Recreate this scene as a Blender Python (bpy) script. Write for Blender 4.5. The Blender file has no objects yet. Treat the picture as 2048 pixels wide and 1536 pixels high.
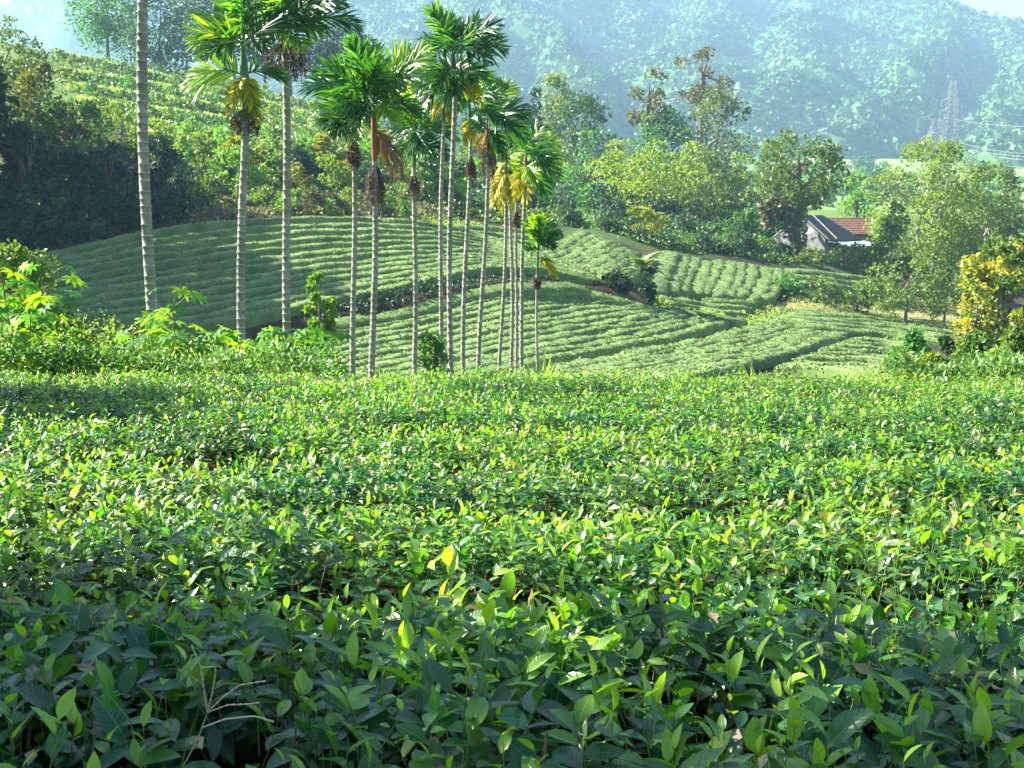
import bpy, math, random
import numpy as np
from mathutils import Vector, Matrix
R = math.radians
rs = np.random.RandomState(7)
random.seed(7)
scene = bpy.context.scene
COL = scene.collection

# ------------------------------------------------------------------ camera, sky, sun, exposure
F = 2196.0                      # focal length in pixels of the 2048 px wide photograph
HOR = 450.0                     # row of the horizon
PITCH = math.atan((768 - HOR) / F)
cam_d = bpy.data.cameras.new('camera')
cam_d.sensor_width = 36.0
cam_d.lens = 36.0 * F / 2048.0
cam_d.clip_start = 0.05
cam_d.clip_end = 9000
cam = bpy.data.objects.new('camera', cam_d)
cam.rotation_euler = (math.pi / 2 - PITCH, 0, 0)
COL.objects.link(cam)
scene.camera = cam

SUN_AZ = R(70)                  # to the left of straight ahead
SUN_EL = R(37)
world = bpy.data.worlds.new('World')
scene.world = world
world.use_nodes = True
wn = world.node_tree.nodes
bg = wn.get('Background') or wn.new('ShaderNodeBackground')
wo = wn.get('World Output') or wn.new('ShaderNodeOutputWorld')
sky = wn.new('ShaderNodeTexSky')
sky.sky_type = 'NISHITA'
sky.sun_disc = False
sky.sun_elevation = SUN_EL
sky.sun_rotation = -SUN_AZ
sky.air_density = 1.0
sky.dust_density = 0.8
sky.ozone_density = 3.0
world.node_tree.links.new(sky.outputs[0], bg.inputs[0])
world.node_tree.links.new(bg.outputs[0], wo.inputs[0])
bg.inputs[1].default_value = 0.05
sl = bpy.data.lights.new('sun', 'SUN')
sl.energy = 5.0
sl.angle = R(0.5)
sl.color = (1.0, 0.93, 0.78)
sun = bpy.data.objects.new('sun', sl)
sd = Vector((-math.sin(SUN_AZ) * math.cos(SUN_EL), math.cos(SUN_AZ) * math.cos(SUN_EL), math.sin(SUN_EL)))
sun.rotation_euler = sd.to_track_quat('Z', 'Y').to_euler()
sun.location = (-30, 20, 60)
COL.objects.link(sun)
scene.view_settings.view_transform = 'Standard'
scene.view_settings.look = 'None'
scene.view_settings.gamma = 1
scene.view_settings.use_curve_mapping = False
scene.view_settings.exposure = 2.55
scene.cycles.use_denoising = True
scene.cycles.max_bounces = 6
scene.cycles.transparent_max_bounces = 8
scene.cycles.volume_bounces = 1
scene.cycles.volume_max_steps = 64

# ------------------------------------------------------------------ helpers
cp, sp = math.cos(PITCH), math.sin(PITCH)
def ray(px, py):
    """slope x/y and z/y of the line of sight through a photograph pixel"""
    u = (np.asarray(px, float) - 1024) / F
    v = (768 - np.asarray(py, float)) / F
    den = cp + v * sp
    return u / den, (v * cp - sp) / den
def pt(px, py, Y):
    a, b = ray(px, py)
    return np.array([float(a) * Y, Y, float(b) * Y])
def project(x, y, z):
    yc = y * cp - z * sp
    up = y * sp + z * cp
    return 1024 + F * x / yc, 768 - F * up / yc

def vnoise(x, y, seed=0):
    x = np.asarray(x, float); y = np.asarray(y, float)
    xi = np.floor(x).astype(np.int64); yi = np.floor(y).astype(np.int64)
    fx = x - xi; fy = y - yi
    fx = fx * fx * (3 - 2 * fx); fy = fy * fy * (3 - 2 * fy)
    def h(a, b):
        n = (a * 374761393 + b * 668265263 + seed * 1442695041) & 0xffffffff
        n = ((n ^ (n >> 13)) * 1274126177) & 0xffffffff
        return ((n ^ (n >> 16)) & 0xffff) / 65535.0
    return ((h(xi, yi) * (1 - fx) + h(xi + 1, yi) * fx) * (1 - fy) +
            (h(xi, yi + 1) * (1 - fx) + h(xi + 1, yi + 1) * fx) * fy) * 2 - 1
def fbm(x, y, seed=0, o=4):
    s = 0; a = 1; t = 0
    for k in range(o):
        s = s + a * vnoise(x * 2 ** k, y * 2 ** k, seed + k * 7); t += a; a *= .5
    return s / t

def tag(o, label=None, cat=None, group=None, kind=None):
    if label: o['label'] = label
    if cat: o['category'] = cat
    if group: o['group'] = group
    if kind: o['kind'] = kind
    return o
def link(o, parent=None):
    COL.objects.link(o)
    if parent is not None: o.parent = parent
    return o
def empty(name, loc=(0, 0, 0), rz=0):
    o = bpy.data.objects.new(name, None)
    o.empty_display_size = 0.3
    o.location = tuple(float(v) for v in loc); o.rotation_euler = (0, 0, rz)
    return link(o)

class MB:
    """collects geometry (triangles and quads) for one mesh"""
    def __init__(s): s.v = []; s.f = []; s.a = []; s.m = []; s.n = 0; s.sm = []
    def add(s, v, f, a=None, mat=0, smooth=True):
        v = np.asarray(v, float).reshape(-1, 3); f = np.asarray(f, np.int64)
        if len(f) == 0: return
        if f.shape[1] == 4 and False: pass
        s.v.append(v); s.f.append(f + s.n)
        if a is None:
            a = np.zeros((len(v), 3)); a[:, 2] = .5
        s.a.append(np.asarray(a, float)); s.m.append(np.full(len(f), mat)); s.sm.append(np.full(len(f), smooth))
        s.n += len(v)
    def mesh(s, name, mats):
        me = bpy.data.meshes.new(name)
        v = np.concatenate(s.v); a = np.concatenate(s.a)
        tot = np.concatenate([np.full(len(f), f.shape[1]) for f in s.f])
        idx = np.concatenate([f.ravel() for f in s.f])
        st = np.concatenate([[0], np.cumsum(tot)[:-1]])
        me.vertices.add(len(v)); me.vertices.foreach_set('co', v.ravel().astype(np.float32))
        me.loops.add(len(idx)); me.loops.foreach_set('vertex_index', idx.astype(np.int32))
        me.polygons.add(len(tot)); me.polygons.foreach_set('loop_start', st.astype(np.int32))
        me.polygons.foreach_set('loop_total', tot.astype(np.int32))
        me.polygons.foreach_set('material_index', np.concatenate(s.m).astype(np.int32))
        me.polygons.foreach_set('use_smooth', np.concatenate(s.sm).astype(bool))
        me.update(calc_edges=True)
        at = me.attributes.new('luv', 'FLOAT_VECTOR', 'POINT')
        at.data.foreach_set('vector', a.ravel().astype(np.float32))
        for m in (mats if isinstance(mats, (list, tuple)) else [mats]): me.materials.append(m)
        return me
    def build(s, name, mats, parent=None):
        return link(bpy.data.objects.new(name, s.mesh(name, mats)), parent)

def frames(d, up, roll=None):
    """rotation matrices whose columns are (side, along d, normal near up)"""
    d = d / (np.linalg.norm(d, axis=1, keepdims=True) + 1e-9)
    s = np.cross(d, up); s /= (np.linalg.norm(s, axis=1, keepdims=True) + 1e-9)
    n = np.cross(s, d)
    if roll is not None:
        c, q = np.cos(roll)[:, None], np.sin(roll)[:, None]
        s, n = s * c + n * q, n * c - s * q
    return np.stack([s, d, n], axis=2)
def scatter(mb, tv, tf, ta, pos, rot, scale, rnd, mat=0, smooth=True):
    """copies of a template (x across, y along, z up) joined into mb"""
    n = len(pos); k = len(tv)
    scale = np.asarray(scale, float)
    if scale.ndim == 1: scale = scale[:, None] * np.ones(3)
    v = np.einsum('nij,nkj->nki', rot, tv[None] * scale[:, None, :]) + pos[:, None, :]
    f = tf[None] + (np.arange(n) * k)[:, None, None]
    a = np.repeat(ta[None], n, 0).copy(); a[:, :, 2] = np.asarray(rnd)[:, None]
    mb.add(v.reshape(-1, 3), f.reshape(-1, tf.shape[1]), a.reshape(-1, 3), mat, smooth)

def leaf_template(st, fold=.18, curl=.22, width=.21, shape=1.0):
    """a leaf one unit long with st stations across, folded on its midrib and curling down"""
    ts = np.linspace(0, 1, st + 2)[1:-1]
    v = [(0, 0, 0)]; a = [(0, 0, 0)]
    for t in ts:
        w = width * (math.sin(math.pi * t ** (.85 * shape)) ** .8)
        z = curl * (t * .6 - t * t)
        v += [(-w, t, z + fold * w * 2), (0, t, z), (w, t, z + fold * w * 2)]
        a += [(-1, t, 0), (0, t, 0), (1, t, 0)]
    v.append((0, 1, curl * (-.4))); a.append((0, 1, 0))
    f = [(0, 2, 1), (0, 3, 2)]
    for i in range(st - 1):
        b = 1 + 3 * i
        f += [(b, b + 1, b + 4), (b, b + 4, b + 3), (b + 1, b + 2, b + 5), (b + 1, b + 5, b + 4)]
    b = 1 + 3 * (st - 1); e = b + 3
    f += [(b, b + 1, e), (b + 1, b + 2, e)]
    return np.array(v, float), np.array(f), np.array(a, float)
LEAF3 = leaf_template(4); LEAF2 = leaf_template(2); LEAF1 = leaf_template(1, width=.24)
CARD = (np.array([(-.42, .5, .12), (0, 0, 0), (.42, .5, .12), (0, 1, -.1)]), np.array([(0, 1, 3), (1, 2, 3)]),
        np.array([(-1, .5, 0), (0, 0, 0), (1, .5, 0), (0, 1, 0)], float))

def tube(mb, pts, rad, sides=8, rnd=.5, mat=0, a_along=None):
    P = np.asarray(pts, float); n = len(P)
    rad = np.full(n, rad) if np.isscalar(rad) else np.asarray(rad, float)
    T = np.gradient(P, axis=0); T /= (np.linalg.norm(T, axis=1, keepdims=True) + 1e-9)
    ref = np.array([1., 0, 0]) if abs(T[0][0]) < .8 else np.array([0, 0, 1.])
    A = np.cross(T, ref); A /= (np.linalg.norm(A, axis=1, keepdims=True) + 1e-9); B = np.cross(T, A)
    th = np.linspace(0, 2 * math.pi, sides, endpoint=False)
    v = P[:, None] + rad[:, None, None] * (A[:, None] * np.cos(th)[None, :, None] + B[:, None] * np.sin(th)[None, :, None])
    i = np.arange(n - 1)[:, None]; j = np.arange(sides)[None]; j2 = (j + 1) % sides
    f = np.stack([i * sides + j, i * sides + j2, (i + 1) * sides + j2, (i + 1) * sides + j], -1).reshape(-1, 4)
    a = np.zeros((n, sides, 3)); a[:, :, 0] = th / 6.283
    a[:, :, 1] = (np.arange(n) if a_along is None else np.asarray(a_along))[:, None]
    a[:, :, 2] = rnd if np.isscalar(rnd) else np.asarray(rnd).reshape(n, 1)
    mb.add(v.reshape(-1, 3), f, a.reshape(-1, 3), mat)
    # end cap
    mb.add(v[-1], np.array([[0, k, k + 1] for k in range(1, sides - 1)]), a[-1], mat)
def box(mb, c, s, mat=0, rot=None, rnd=.5):
    c = np.asarray(c, float); s = np.asarray(s, float) / 2
    v = np.array([(x, y, z) for x in (-1, 1) for y in (-1, 1) for z in (-1, 1)], float) * s
    if rot is not None: v = v @ np.asarray(rot).T
    v = v + c
    f = np.array([(0, 1, 3, 2), (4, 6, 7, 5), (0, 4, 5, 1), (2, 3, 7, 6), (0, 2, 6, 4), (1, 5, 7, 3)])
    mb.add(v, f, np.tile((0, 0, rnd), (8, 1)), mat, smooth=False)
def poly(mb, pts, mat=0, th=0.06, nrm=None, rnd=.5):
    """a flat polygon given thickness"""
    P = np.asarray(pts, float)
    n = np.cross(P[1] - P[0], P[2] - P[0]); n /= np.linalg.norm(n)
    Q = P - n * th; k = len(P)
    v = np.vstack([P, Q]); a = np.tile((0, 0, rnd), (2 * k, 1))
    if k == 4:
        mb.add(v, [(0, 1, 2, 3), (7, 6, 5, 4), (0, 4, 5, 1), (1, 5, 6, 2), (2, 6, 7, 3), (3, 7, 4, 0)], a, mat, False)
    else:
        t = [(0, i, i + 1) for i in range(1, k - 1)] + [(k, k + i + 1, k + i) for i in range(1, k - 1)]
        for i in range(k):
            j = (i + 1) % k; t += [(i, k + i, k + j), (i, k + j, j)]
        mb.add(v, t, a, mat, False)

# ------------------------------------------------------------------ materials
def newmat(name):
    m = bpy.data.materials.new(name); m.use_nodes = True
    nt = m.node_tree; nt.nodes.clear()
    out = nt.nodes.new('ShaderNodeOutputMaterial')
    return m, nt, out
def ramp(nt, fac, stops, interp='LINEAR'):
    r = nt.nodes.new('ShaderNodeValToRGB'); r.color_ramp.interpolation = interp
    e = r.color_ramp.elements
    while len(e) > 1: e.remove(e[-1])
    e[0].position = stops[0][0]; e[0].color = (*stops[0][1], 1)
    for p, c in stops[1:]:
        k = e.new(p); k.color = (*c, 1)
    nt.links.new(fac, r.inputs[0])
    return r.outputs[0]
def mathn(nt, op, a, b=None, clamp=False):
    n = nt.nodes.new('ShaderNodeMath'); n.operation = op; n.use_clamp = clamp
    for i, x in enumerate((a, b)):
        if x is None: continue
        if isinstance(x, (int, float)): n.inputs[i].default_value = x
        else: nt.links.new(x, n.inputs[i])
    return n.outputs[0]
def mixc(nt, fac, a, b, mode='MIX'):
    n = nt.nodes.new('ShaderNodeMix'); n.data_type = 'RGBA'; n.blend_type = mode
    for s, x in ((n.inputs[0], fac), (n.inputs[6], a), (n.inputs[7], b)):
        if isinstance(x, (int, float)): s.default_value = x
        elif isinstance(x, tuple): s.default_value = (*x, 1)
        else: nt.links.new(x, s)
    return n.outputs[2]
def noise(nt, scale, detail=3, coord=None, rough=.5):
    t = nt.nodes.new('ShaderNodeTexNoise'); t.inputs['Scale'].default_value = scale
    t.inputs['Detail'].default_value = detail; t.inputs['Roughness'].default_value = rough
    if coord is None:
        g = nt.nodes.new('ShaderNodeNewGeometry'); coord = g.outputs['Position']
    nt.links.new(coord, t.inputs['Vector'])
    return t.outputs['Fac']
def attr(nt):
    a = nt.nodes.new('ShaderNodeAttribute'); a.attribute_name = 'luv'
    s = nt.nodes.new('ShaderNodeSeparateXYZ'); nt.links.new(a.outputs['Vector'], s.inputs[0])
    return s.outputs
def foliage(name, stops, trans=.35, rough=.4, spec=.3, tboost=(1.5, 1.6, .5), nscale=0, ncol=None, namt=.5, veins=False, objvar=0.0):
    m, nt, out = newmat(name)
    X, Y, Z = attr(nt)
    col = ramp(nt, Z, stops)
    if nscale:
        f = mathn(nt, 'MULTIPLY', ramp(nt, noise(nt, nscale, 3), [(.42, (0, 0, 0)), (.62, (1, 1, 1))]), namt)
        col = mixc(nt, f, col, ncol)
    if objvar:
        oi = nt.nodes.new('ShaderNodeObjectInfo')
        hs = nt.nodes.new('ShaderNodeHueSaturation'); nt.links.new(col, hs.inputs['Color'])
        nt.links.new(mathn(nt, 'ADD', mathn(nt, 'MULTIPLY', oi.outputs['Random'], objvar * .12), .5 - objvar * .06), hs.inputs['Hue'])
        nt.links.new(mathn(nt, 'ADD', mathn(nt, 'MULTIPLY', oi.outputs['Random'], objvar * .7), 1 - objvar * .35), hs.inputs['Value'])
        col = hs.outputs[0]
    b = nt.nodes.new('ShaderNodeBsdfPrincipled')
    if veins:
        ax = mathn(nt, 'ABSOLUTE', X)
        mid = ramp(nt, ax, [(0, (1, 1, 1)), (.09, (0, 0, 0))])
        s = mathn(nt, 'SUBTRACT', mathn(nt, 'MULTIPLY', Y, 9), mathn(nt, 'MULTIPLY', ax, 1.6))
        w = mathn(nt, 'FRACT', s)
        sv = ramp(nt, w, [(0, (1, 1, 1)), (.12, (0, 0, 0)), (.88, (0, 0, 0)), (1, (1, 1, 1))])
        f = mathn(nt, 'ADD', mathn(nt, 'MULTIPLY', mid, .4), mathn(nt, 'MULTIPLY', sv, .12), True)
        col = mixc(nt, f, col, (.2, .38, .12))
        bp = nt.nodes.new('ShaderNodeBump'); bp.inputs['Strength'].default_value = .35; bp.inputs['Distance'].default_value = .004
        nt.links.new(mathn(nt, 'ADD', mid, mathn(nt, 'MULTIPLY', sv, .6)), bp.inputs['Height']); nt.links.new(bp.outputs[0], b.inputs['Normal'])
    nt.links.new(col, b.inputs['Base Color'])
    b.inputs['Roughness'].default_value = rough
    b.inputs['Specular IOR Level'].default_value = spec
    t = nt.nodes.new('ShaderNodeBsdfTranslucent')
    nt.links.new(mixc(nt, 1.0, col, tboost, 'MULTIPLY'), t.inputs['Color'])
    mx = nt.nodes.new('ShaderNodeMixShader'); mx.inputs[0].default_value = trans
    nt.links.new(b.outputs[0], mx.inputs[1]); nt.links.new(t.outputs[0], mx.inputs[2])
    nt.links.new(mx.outputs[0], out.inputs[0])
    return m
def solid(name, c1, c2, nscale=8, rough=.85, spec=.3, bump=0, metal=0, detail=4):
    m, nt, out = newmat(name)
    b = nt.nodes.new('ShaderNodeBsdfPrincipled')
    n = noise(nt, nscale, detail, rough=.6)
    nt.links.new(ramp(nt, n, [(.3, c1), (.7, c2)]), b.inputs['Base Color'])
    b.inputs['Roughness'].default_value = rough; b.inputs['Specular IOR Level'].default_value = spec
    b.inputs['Metallic'].default_value = metal
    if bump:
        bp = nt.nodes.new('ShaderNodeBump'); bp.inputs['Strength'].default_value = .6; bp.inputs['Distance'].default_value = bump
        nt.links.new(n, bp.inputs['Height']); nt.links.new(bp.outputs[0], b.inputs['Normal'])
    nt.links.new(b.outputs[0], out.inputs[0])
    return m
M = {}
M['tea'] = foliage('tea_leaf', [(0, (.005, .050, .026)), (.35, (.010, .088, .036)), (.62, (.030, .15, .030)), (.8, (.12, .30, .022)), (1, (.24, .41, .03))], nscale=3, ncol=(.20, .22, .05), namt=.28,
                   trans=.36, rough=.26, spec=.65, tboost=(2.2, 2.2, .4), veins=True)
M['dry_glint'] = foliage('dry_glint_leaf', [(0, (.12, .07, .03)), (.5, (.42, .32, .18)), (1, (.66, .58, .38))], trans=.25, rough=.5)  # dry brown to cream; the palest tones imitate sun glints
M['twig'] = solid('twig', (.10, .055, .03), (.22, .14, .08), 60)
M['shoot'] = solid('green_stem', (.10, .20, .03), (.20, .30, .06), 40, rough=.5)
M['inner'] = solid('interior_shade', (.006, .008, .004), (.025, .022, .010), 12, rough=1, spec=0, bump=.05)  # near-black: shade inside the hedge is put into the colour
M['row'] = foliage('clipped_tea', [(0, (.045, .10, .035)), (.5, (.14, .22, .065)), (1, (.32, .38, .14))], trans=.05, rough=.6, spec=.15,
                   tboost=(1.6, 1.5, .5), nscale=.5, ncol=(.12, .20, .04), namt=.35)
M['frond'] = foliage('palm_frond_green', [(0, (.012, .07, .022)), (.5, (.03, .13, .03)), (.85, (.12, .28, .03)), (1, (.26, .42, .03))], trans=.48, rough=.32, spec=.55, tboost=(2.6, 2.2, .3))
M['yfrond'] = foliage('palm_frond_yellow', [(0, (.09, .22, .02)), (.45, (.42, .46, .015)), (1, (.62, .44, .02))], trans=.45, rough=.45, tboost=(1.4, 1.3, .5))
M['bfrond'] = foliage('palm_frond_dead', [(0, (.10, .06, .03)), (.5, (.22, .13, .07)), (1, (.38, .27, .16))], trans=.2, rough=.7)
M['bunch'] = foliage('spent_fruit_bunch', [(0, (.03, .02, .015)), (.5, (.10, .07, .05)), (1, (.28, .20, .14))], trans=.05, rough=.8)
M['shaft'] = solid('crownshaft_green', (.05, .14, .03), (.10, .22, .04), 6, rough=.4)
M['bshaft'] = solid('crownshaft_brown', (.16, .06, .03), (.32, .12, .05), 8, rough=.6)
M['cassava'] = foliage('cassava_leaf', [(0, (.02, .11, .04)), (.5, (.06, .22, .04)), (.8, (.18, .38, .03)), (1, (.26, .42, .02))], trans=.42, rough=.6, spec=.15, tboost=(2.0, 1.8, .35))
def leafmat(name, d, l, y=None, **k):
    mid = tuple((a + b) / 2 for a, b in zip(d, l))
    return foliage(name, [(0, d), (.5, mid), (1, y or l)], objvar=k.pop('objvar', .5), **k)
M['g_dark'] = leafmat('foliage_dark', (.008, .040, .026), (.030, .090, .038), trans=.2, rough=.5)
M['g_teal'] = leafmat('foliage_bluish', (.030, .085, .045), (.090, .18, .080), trans=.25, rough=.45)
M['g_mid'] = leafmat('foliage_mid', (.045, .12, .028), (.13, .25, .05), trans=.32, rough=.45)
M['g_lime'] = leafmat('foliage_lime', (.09, .20, .03), (.24, .38, .05), trans=.35, rough=.45)
M['g_olive'] = leafmat('foliage_olive', (.055, .10, .025), (.17, .22, .05), trans=.28, rough=.5)
M['g_yel'] = leafmat('foliage_yellow_green', (.13, .19, .02), (.30, .32, .03), trans=.35, rough=.5)
M['g_pale'] = leafmat('foliage_pale', (.08, .15, .06), (.22, .30, .14), trans=.25, rough=.55, spec=.25)
M['g_gold'] = foliage('foliage_golden', [(0, (.03, .09, .02)), (.5, (.09, .17, .03)), (.75, (.32, .32, .04)), (1, (.55, .42, .05))], trans=.35, rough=.45)
M['g_brown'] = leafmat('foliage_brown', (.08, .08, .035), (.22, .21, .10), trans=.2, rough=.6)
M['g_far'] = leafmat('foliage_far', (.028, .080, .025), (.095, .185, .055), trans=.15, rough=.6, objvar=0)
M['g_strip'] = leafmat('terrace_grass_blades', (.20, .32, .08), (.42, .52, .18), trans=.3, rough=.6, objvar=0)
M['grasscard'] = leafmat('grass_blades', (.16, .27, .05), (.36, .46, .12), trans=.35, rough=.5, objvar=0)
M['bark'] = solid('bark', (.09, .07, .05), (.24, .20, .16), 3, bump=.03)
M['palebark'] = solid('pale_bark', (.20, .17, .13), (.40, .36, .30), 3, bump=.02)

def trunk_mat():
    m, nt, out = newmat('palm_trunk')
    X, Y, Z = attr(nt)
    b = nt.nodes.new('ShaderNodeBsdfPrincipled')
    n = noise(nt, 9, 5, rough=.7); n2 = noise(nt, 1.3, 3)
    base = ramp(nt, n, [(.3, (.13, .12, .09)), (.5, (.28, .26, .20)), (.7, (.42, .40, .33))])
    base = mixc(nt, mathn(nt, 'MULTIPLY', ramp(nt, n2, [(.45, (0, 0, 0)), (.65, (1, 1, 1))]), .5), base, (.10, .14, .06))
    col = mixc(nt, Z, base, (.52, .50, .42))
    nt.links.new(col, b.inputs['Base Color']); b.inputs['Roughness'].default_value = .8; b.inputs['Specular IOR Level'].default_value = .25
    bp = nt.nodes.new('ShaderNodeBump'); bp.inputs['Strength'].default_value = .5; bp.inputs['Distance'].default_value = .01
    nt.links.new(n, bp.inputs['Height']); nt.links.new(bp.outputs[0], b.inputs['Normal'])
    nt.links.new(b.outputs[0], out.inputs[0]); return m
M['trunk'] = trunk_mat()

def ground_mat():
    m, nt, out = newmat('ground_cover')
    b = nt.nodes.new('ShaderNodeBsdfPrincipled')
    a = nt.nodes.new('ShaderNodeAttribute'); a.attribute_name = 'gcol'
    n = noise(nt, 2.2, 6, rough=.7); n2 = noise(nt, .12, 3)
    c = mixc(nt, .55, a.outputs['Color'], ramp(nt, n, [(.25, (.35, .35, .35)), (.75, (1.45, 1.45, 1.45))]), 'MULTIPLY')
    nt.links.new(c, b.inputs['Base Color']); b.inputs['Roughness'].default_value = .95; b.inputs['Specular IOR Level'].default_value = .1
    bp = nt.nodes.new('ShaderNodeBump'); bp.inputs['Strength'].default_value = .8; bp.inputs['Distance'].default_value = .15
    nt.links.new(n, bp.inputs['Height']); nt.links.new(bp.outputs[0], b.inputs['Normal'])
    nt.links.new(b.outputs[0], out.inputs[0]); return m
M['ground'] = ground_mat()

# ------------------------------------------------------------------ terrain
# for each photograph column: (distance, row) where the ground lies; G marks rows given for the clipped tops of tea rows
TEA_H = 0.40
def fg_canopy(d): return -0.907 - 0.078 * (d - 1.8)
def fg_ground(d): return fg_canopy(d) - 0.78
cols = {
 -700: [(34, 765), (42, 715), (43, 692), (56, 515), (61, 480), (110, 260), (170, 90), (230, 110), (450, 330), (800, 330)],
 -200: [(34, 765), (43, 712), (44, 690), (57, 512), (62, 480), (110, 250), (170, 85), (230, 110), (450, 330), (800, 330)],
 0:    [(34, 765), (43, 710), (44, 690), (58, 508), (63, 478), (110, 240), (165, 85), (230, 110), (450, 330), (800, 330)],
 200:  [(34, 765), (44, 702), (45, 672), (64, 482), (69, 462), (110, 250), (165, 118), (230, 150), (450, 340), (800, 330)],
 400:  [(34, 760), (46, 692), (47, 652), (68, 448), (74, 420), (110, 275), (165, 150), (230, 190), (450, 340), (800, 330)],
 600:  [(35, 755), (48, 657), (49, 630), (70, 437), (77, 405), (110, 290), (165, 200), (230, 240), (450, 340), (800, 330)],
 800:  [(36, 750), (51, 622), (52, 590), (72, 438), (80, 420), (112, 320), (160, 262), (230, 300), (450, 350), (800, 330)],
 1000: [(38, 745), (54, 577), (55, 552), (74, 478), (82, 458), (115, 400), (160, 360), (230, 370), (450, 360), (800, 330)],
 1200: [(40, 742), (57, 590), (58, 566), (82, 478), (90, 466), (125, 440), (170, 410), (230, 400), (450, 360), (800, 325)],
 1400: [(42, 735), (58, 640), (64, 610), (90, 510), (97, 498), (130, 465), (170, 430), (230, 410), (450, 360), (800, 320)],
 1600: [(44, 732), (58, 668), (66, 630), (94, 532), (101, 525), (135, 490), (170, 450), (240, 420), (450, 360), (800, 312)],
 1800: [(45, 732), (60, 680), (72, 640), (104, 566), (111, 552), (140, 505), (180, 460), (240, 430), (450, 370), (800, 312)],
 2048: [(46, 734), (62, 690), (78, 655), (110, 574), (118, 562), (150, 505), (190, 460), (240, 440), (450, 380), (800, 320)],
 2400: [(46, 734), (62, 690), (78, 655), (110, 574), (118, 562), (150, 505), (190, 460), (240, 440), (450, 380), (800, 320)],
 2900: [(46, 734), (62, 690), (78, 655), (110, 574), (118, 562), (150, 505), (190, 460), (240, 440), (450, 380), (800, 320)]}
for c in (-700, -200, 0, 200, 400, 600, 800, 1000, 1200):
    L_ = cols[c]; cols[c] = [L_[0], (L_[1][0] - .3, L_[1][1] + 16), (L_[2][0], L_[2][1] - 6)] + L_[3:]
for c in cols:
    L_ = cols[c]; d2, d3 = L_[2][0], L_[3][0]; cut = (d3 - d2) * .28
    cols[c] = L_[:3] + [(L_[3][0] - cut, L_[3][1]), (L_[4][0] - cut, L_[4][1])] + L_[5:]
TC = []; ND = []; NZ = []
for c in sorted(cols):
    TC.append((c - 1024) / F); dd = [-60, 13.6, 15.5, 18, 27]; zz = [fg_ground(-60), fg_ground(13.6), -2.95, -3.25, -4.6]
    for k, (d, y) in enumerate(cols[c]):
        yy = y + (F * TEA_H / d if k < 4 else 0)
        dd.append(d); zz.append(float(ray(c, yy)[1]) * d)
    dd.append(4000); zz.append(60.)
    ND.append(dd); NZ.append(zz)
TC = np.array(TC); ND = np.array(ND, float); NZ = np.array(NZ, float)
def terrain(x, y, rough=True):
    x = np.asarray(x, float); y = np.asarray(y, float); shp = np.broadcast(x, y).shape
    x = np.broadcast_to(x, shp).ravel(); y = np.broadcast_to(y, shp).ravel()
    t = np.clip(x / np.maximum(y, 3.0), TC[0], TC[-1] - 1e-6)
    i = np.clip(np.searchsorted(TC, t, side='right') - 1, 0, len(TC) - 2)
    w = (t - TC[i]) / (TC[i + 1] - TC[i]); w = w * w * (3 - 2 * w) * .5 + w * .5
    D = ND[i] * (1 - w)[:, None] + ND[i + 1] * w[:, None]
    Z = NZ[i] * (1 - w)[:, None] + NZ[i + 1] * w[:, None]
    z = np.zeros(len(t))
    for k in range(D.shape[1] - 1):
        m = (y >= D[:, k]) & (y < D[:, k + 1] if k < D.shape[1] - 2 else True)
        u = (y - D[:, k]) / (D[:, k + 1] - D[:, k])
        z = np.where(m, Z[:, k] + (Z[:, k + 1] - Z[:, k]) * u, z)
    if rough:
        amp = np.clip((y - 60) / 100, 0, 1)
        z = z + amp * (fbm(x / 22, y / 22, 3) * 1.6) + np.clip((y - 13) / 10, 0, 1) * fbm(x / 3., y / 3., 5, 3) * .07
    return z.reshape(shp)
def hit(px, py, h=0., dmin=29., dmax=700.):
    """where lines of sight meet the ground (raised by h), beyond dmin"""
    px = np.atleast_1d(np.asarray(px, float)); py = np.atleast_1d(np.asarray(py, float))
    a, b = ray(px, py)
    ds = dmin * (dmax / dmin) ** (np.arange(260) / 259.)
    D = ds[:, None] + 0 * a[None]
    g = b[None] * D - (terrain(a[None] * D, D) + h)
    cr = (g[1:] <= 0) & (g[:-1] > 0)
    ok = cr.any(0); k = np.argmax(cr, 0); c = np.arange(len(a))
    g0, g1 = g[k, c], g[k + 1, c]
    best = np.where(ok, ds[k] + (ds[k + 1] - ds[k]) * g0 / (g0 - g1 + 1e-12), dmin)
    return np.stack([a * best, best, terrain(a * best, best)], 1), ok
def hit1(px, py, **k):
    p, ok = hit([px], [py], **k); return p[0]

def dist_poly(px, py, line):
    best = np.full(px.shape, 1e9)
    for (x0, y0), (x1, y1) in zip(line[:-1], line[1:]):
        dx, dy = x1 - x0, y1 - y0
        u = np.clip(((px - x0) * dx + (py - y0) * dy) / (dx * dx + dy * dy), 0, 1)
        best = np.minimum(best, np.hypot(px - x0 - u * dx, py - y0 - u * dy))
    return best
def inside(px, py, pg):
    r = np.zeros(px.shape, bool); n = len(pg)
    for i in range(n):
        x0, y0 = pg[i]; x1, y1 = pg[(i + 1) % n]
        c = (y0 > py) != (y1 > py)
        xi = (x1 - x0) * (py - y0) / ((y1 - y0) + 1e-9) + x0
        r ^= c & (px < xi)
    return r

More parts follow.
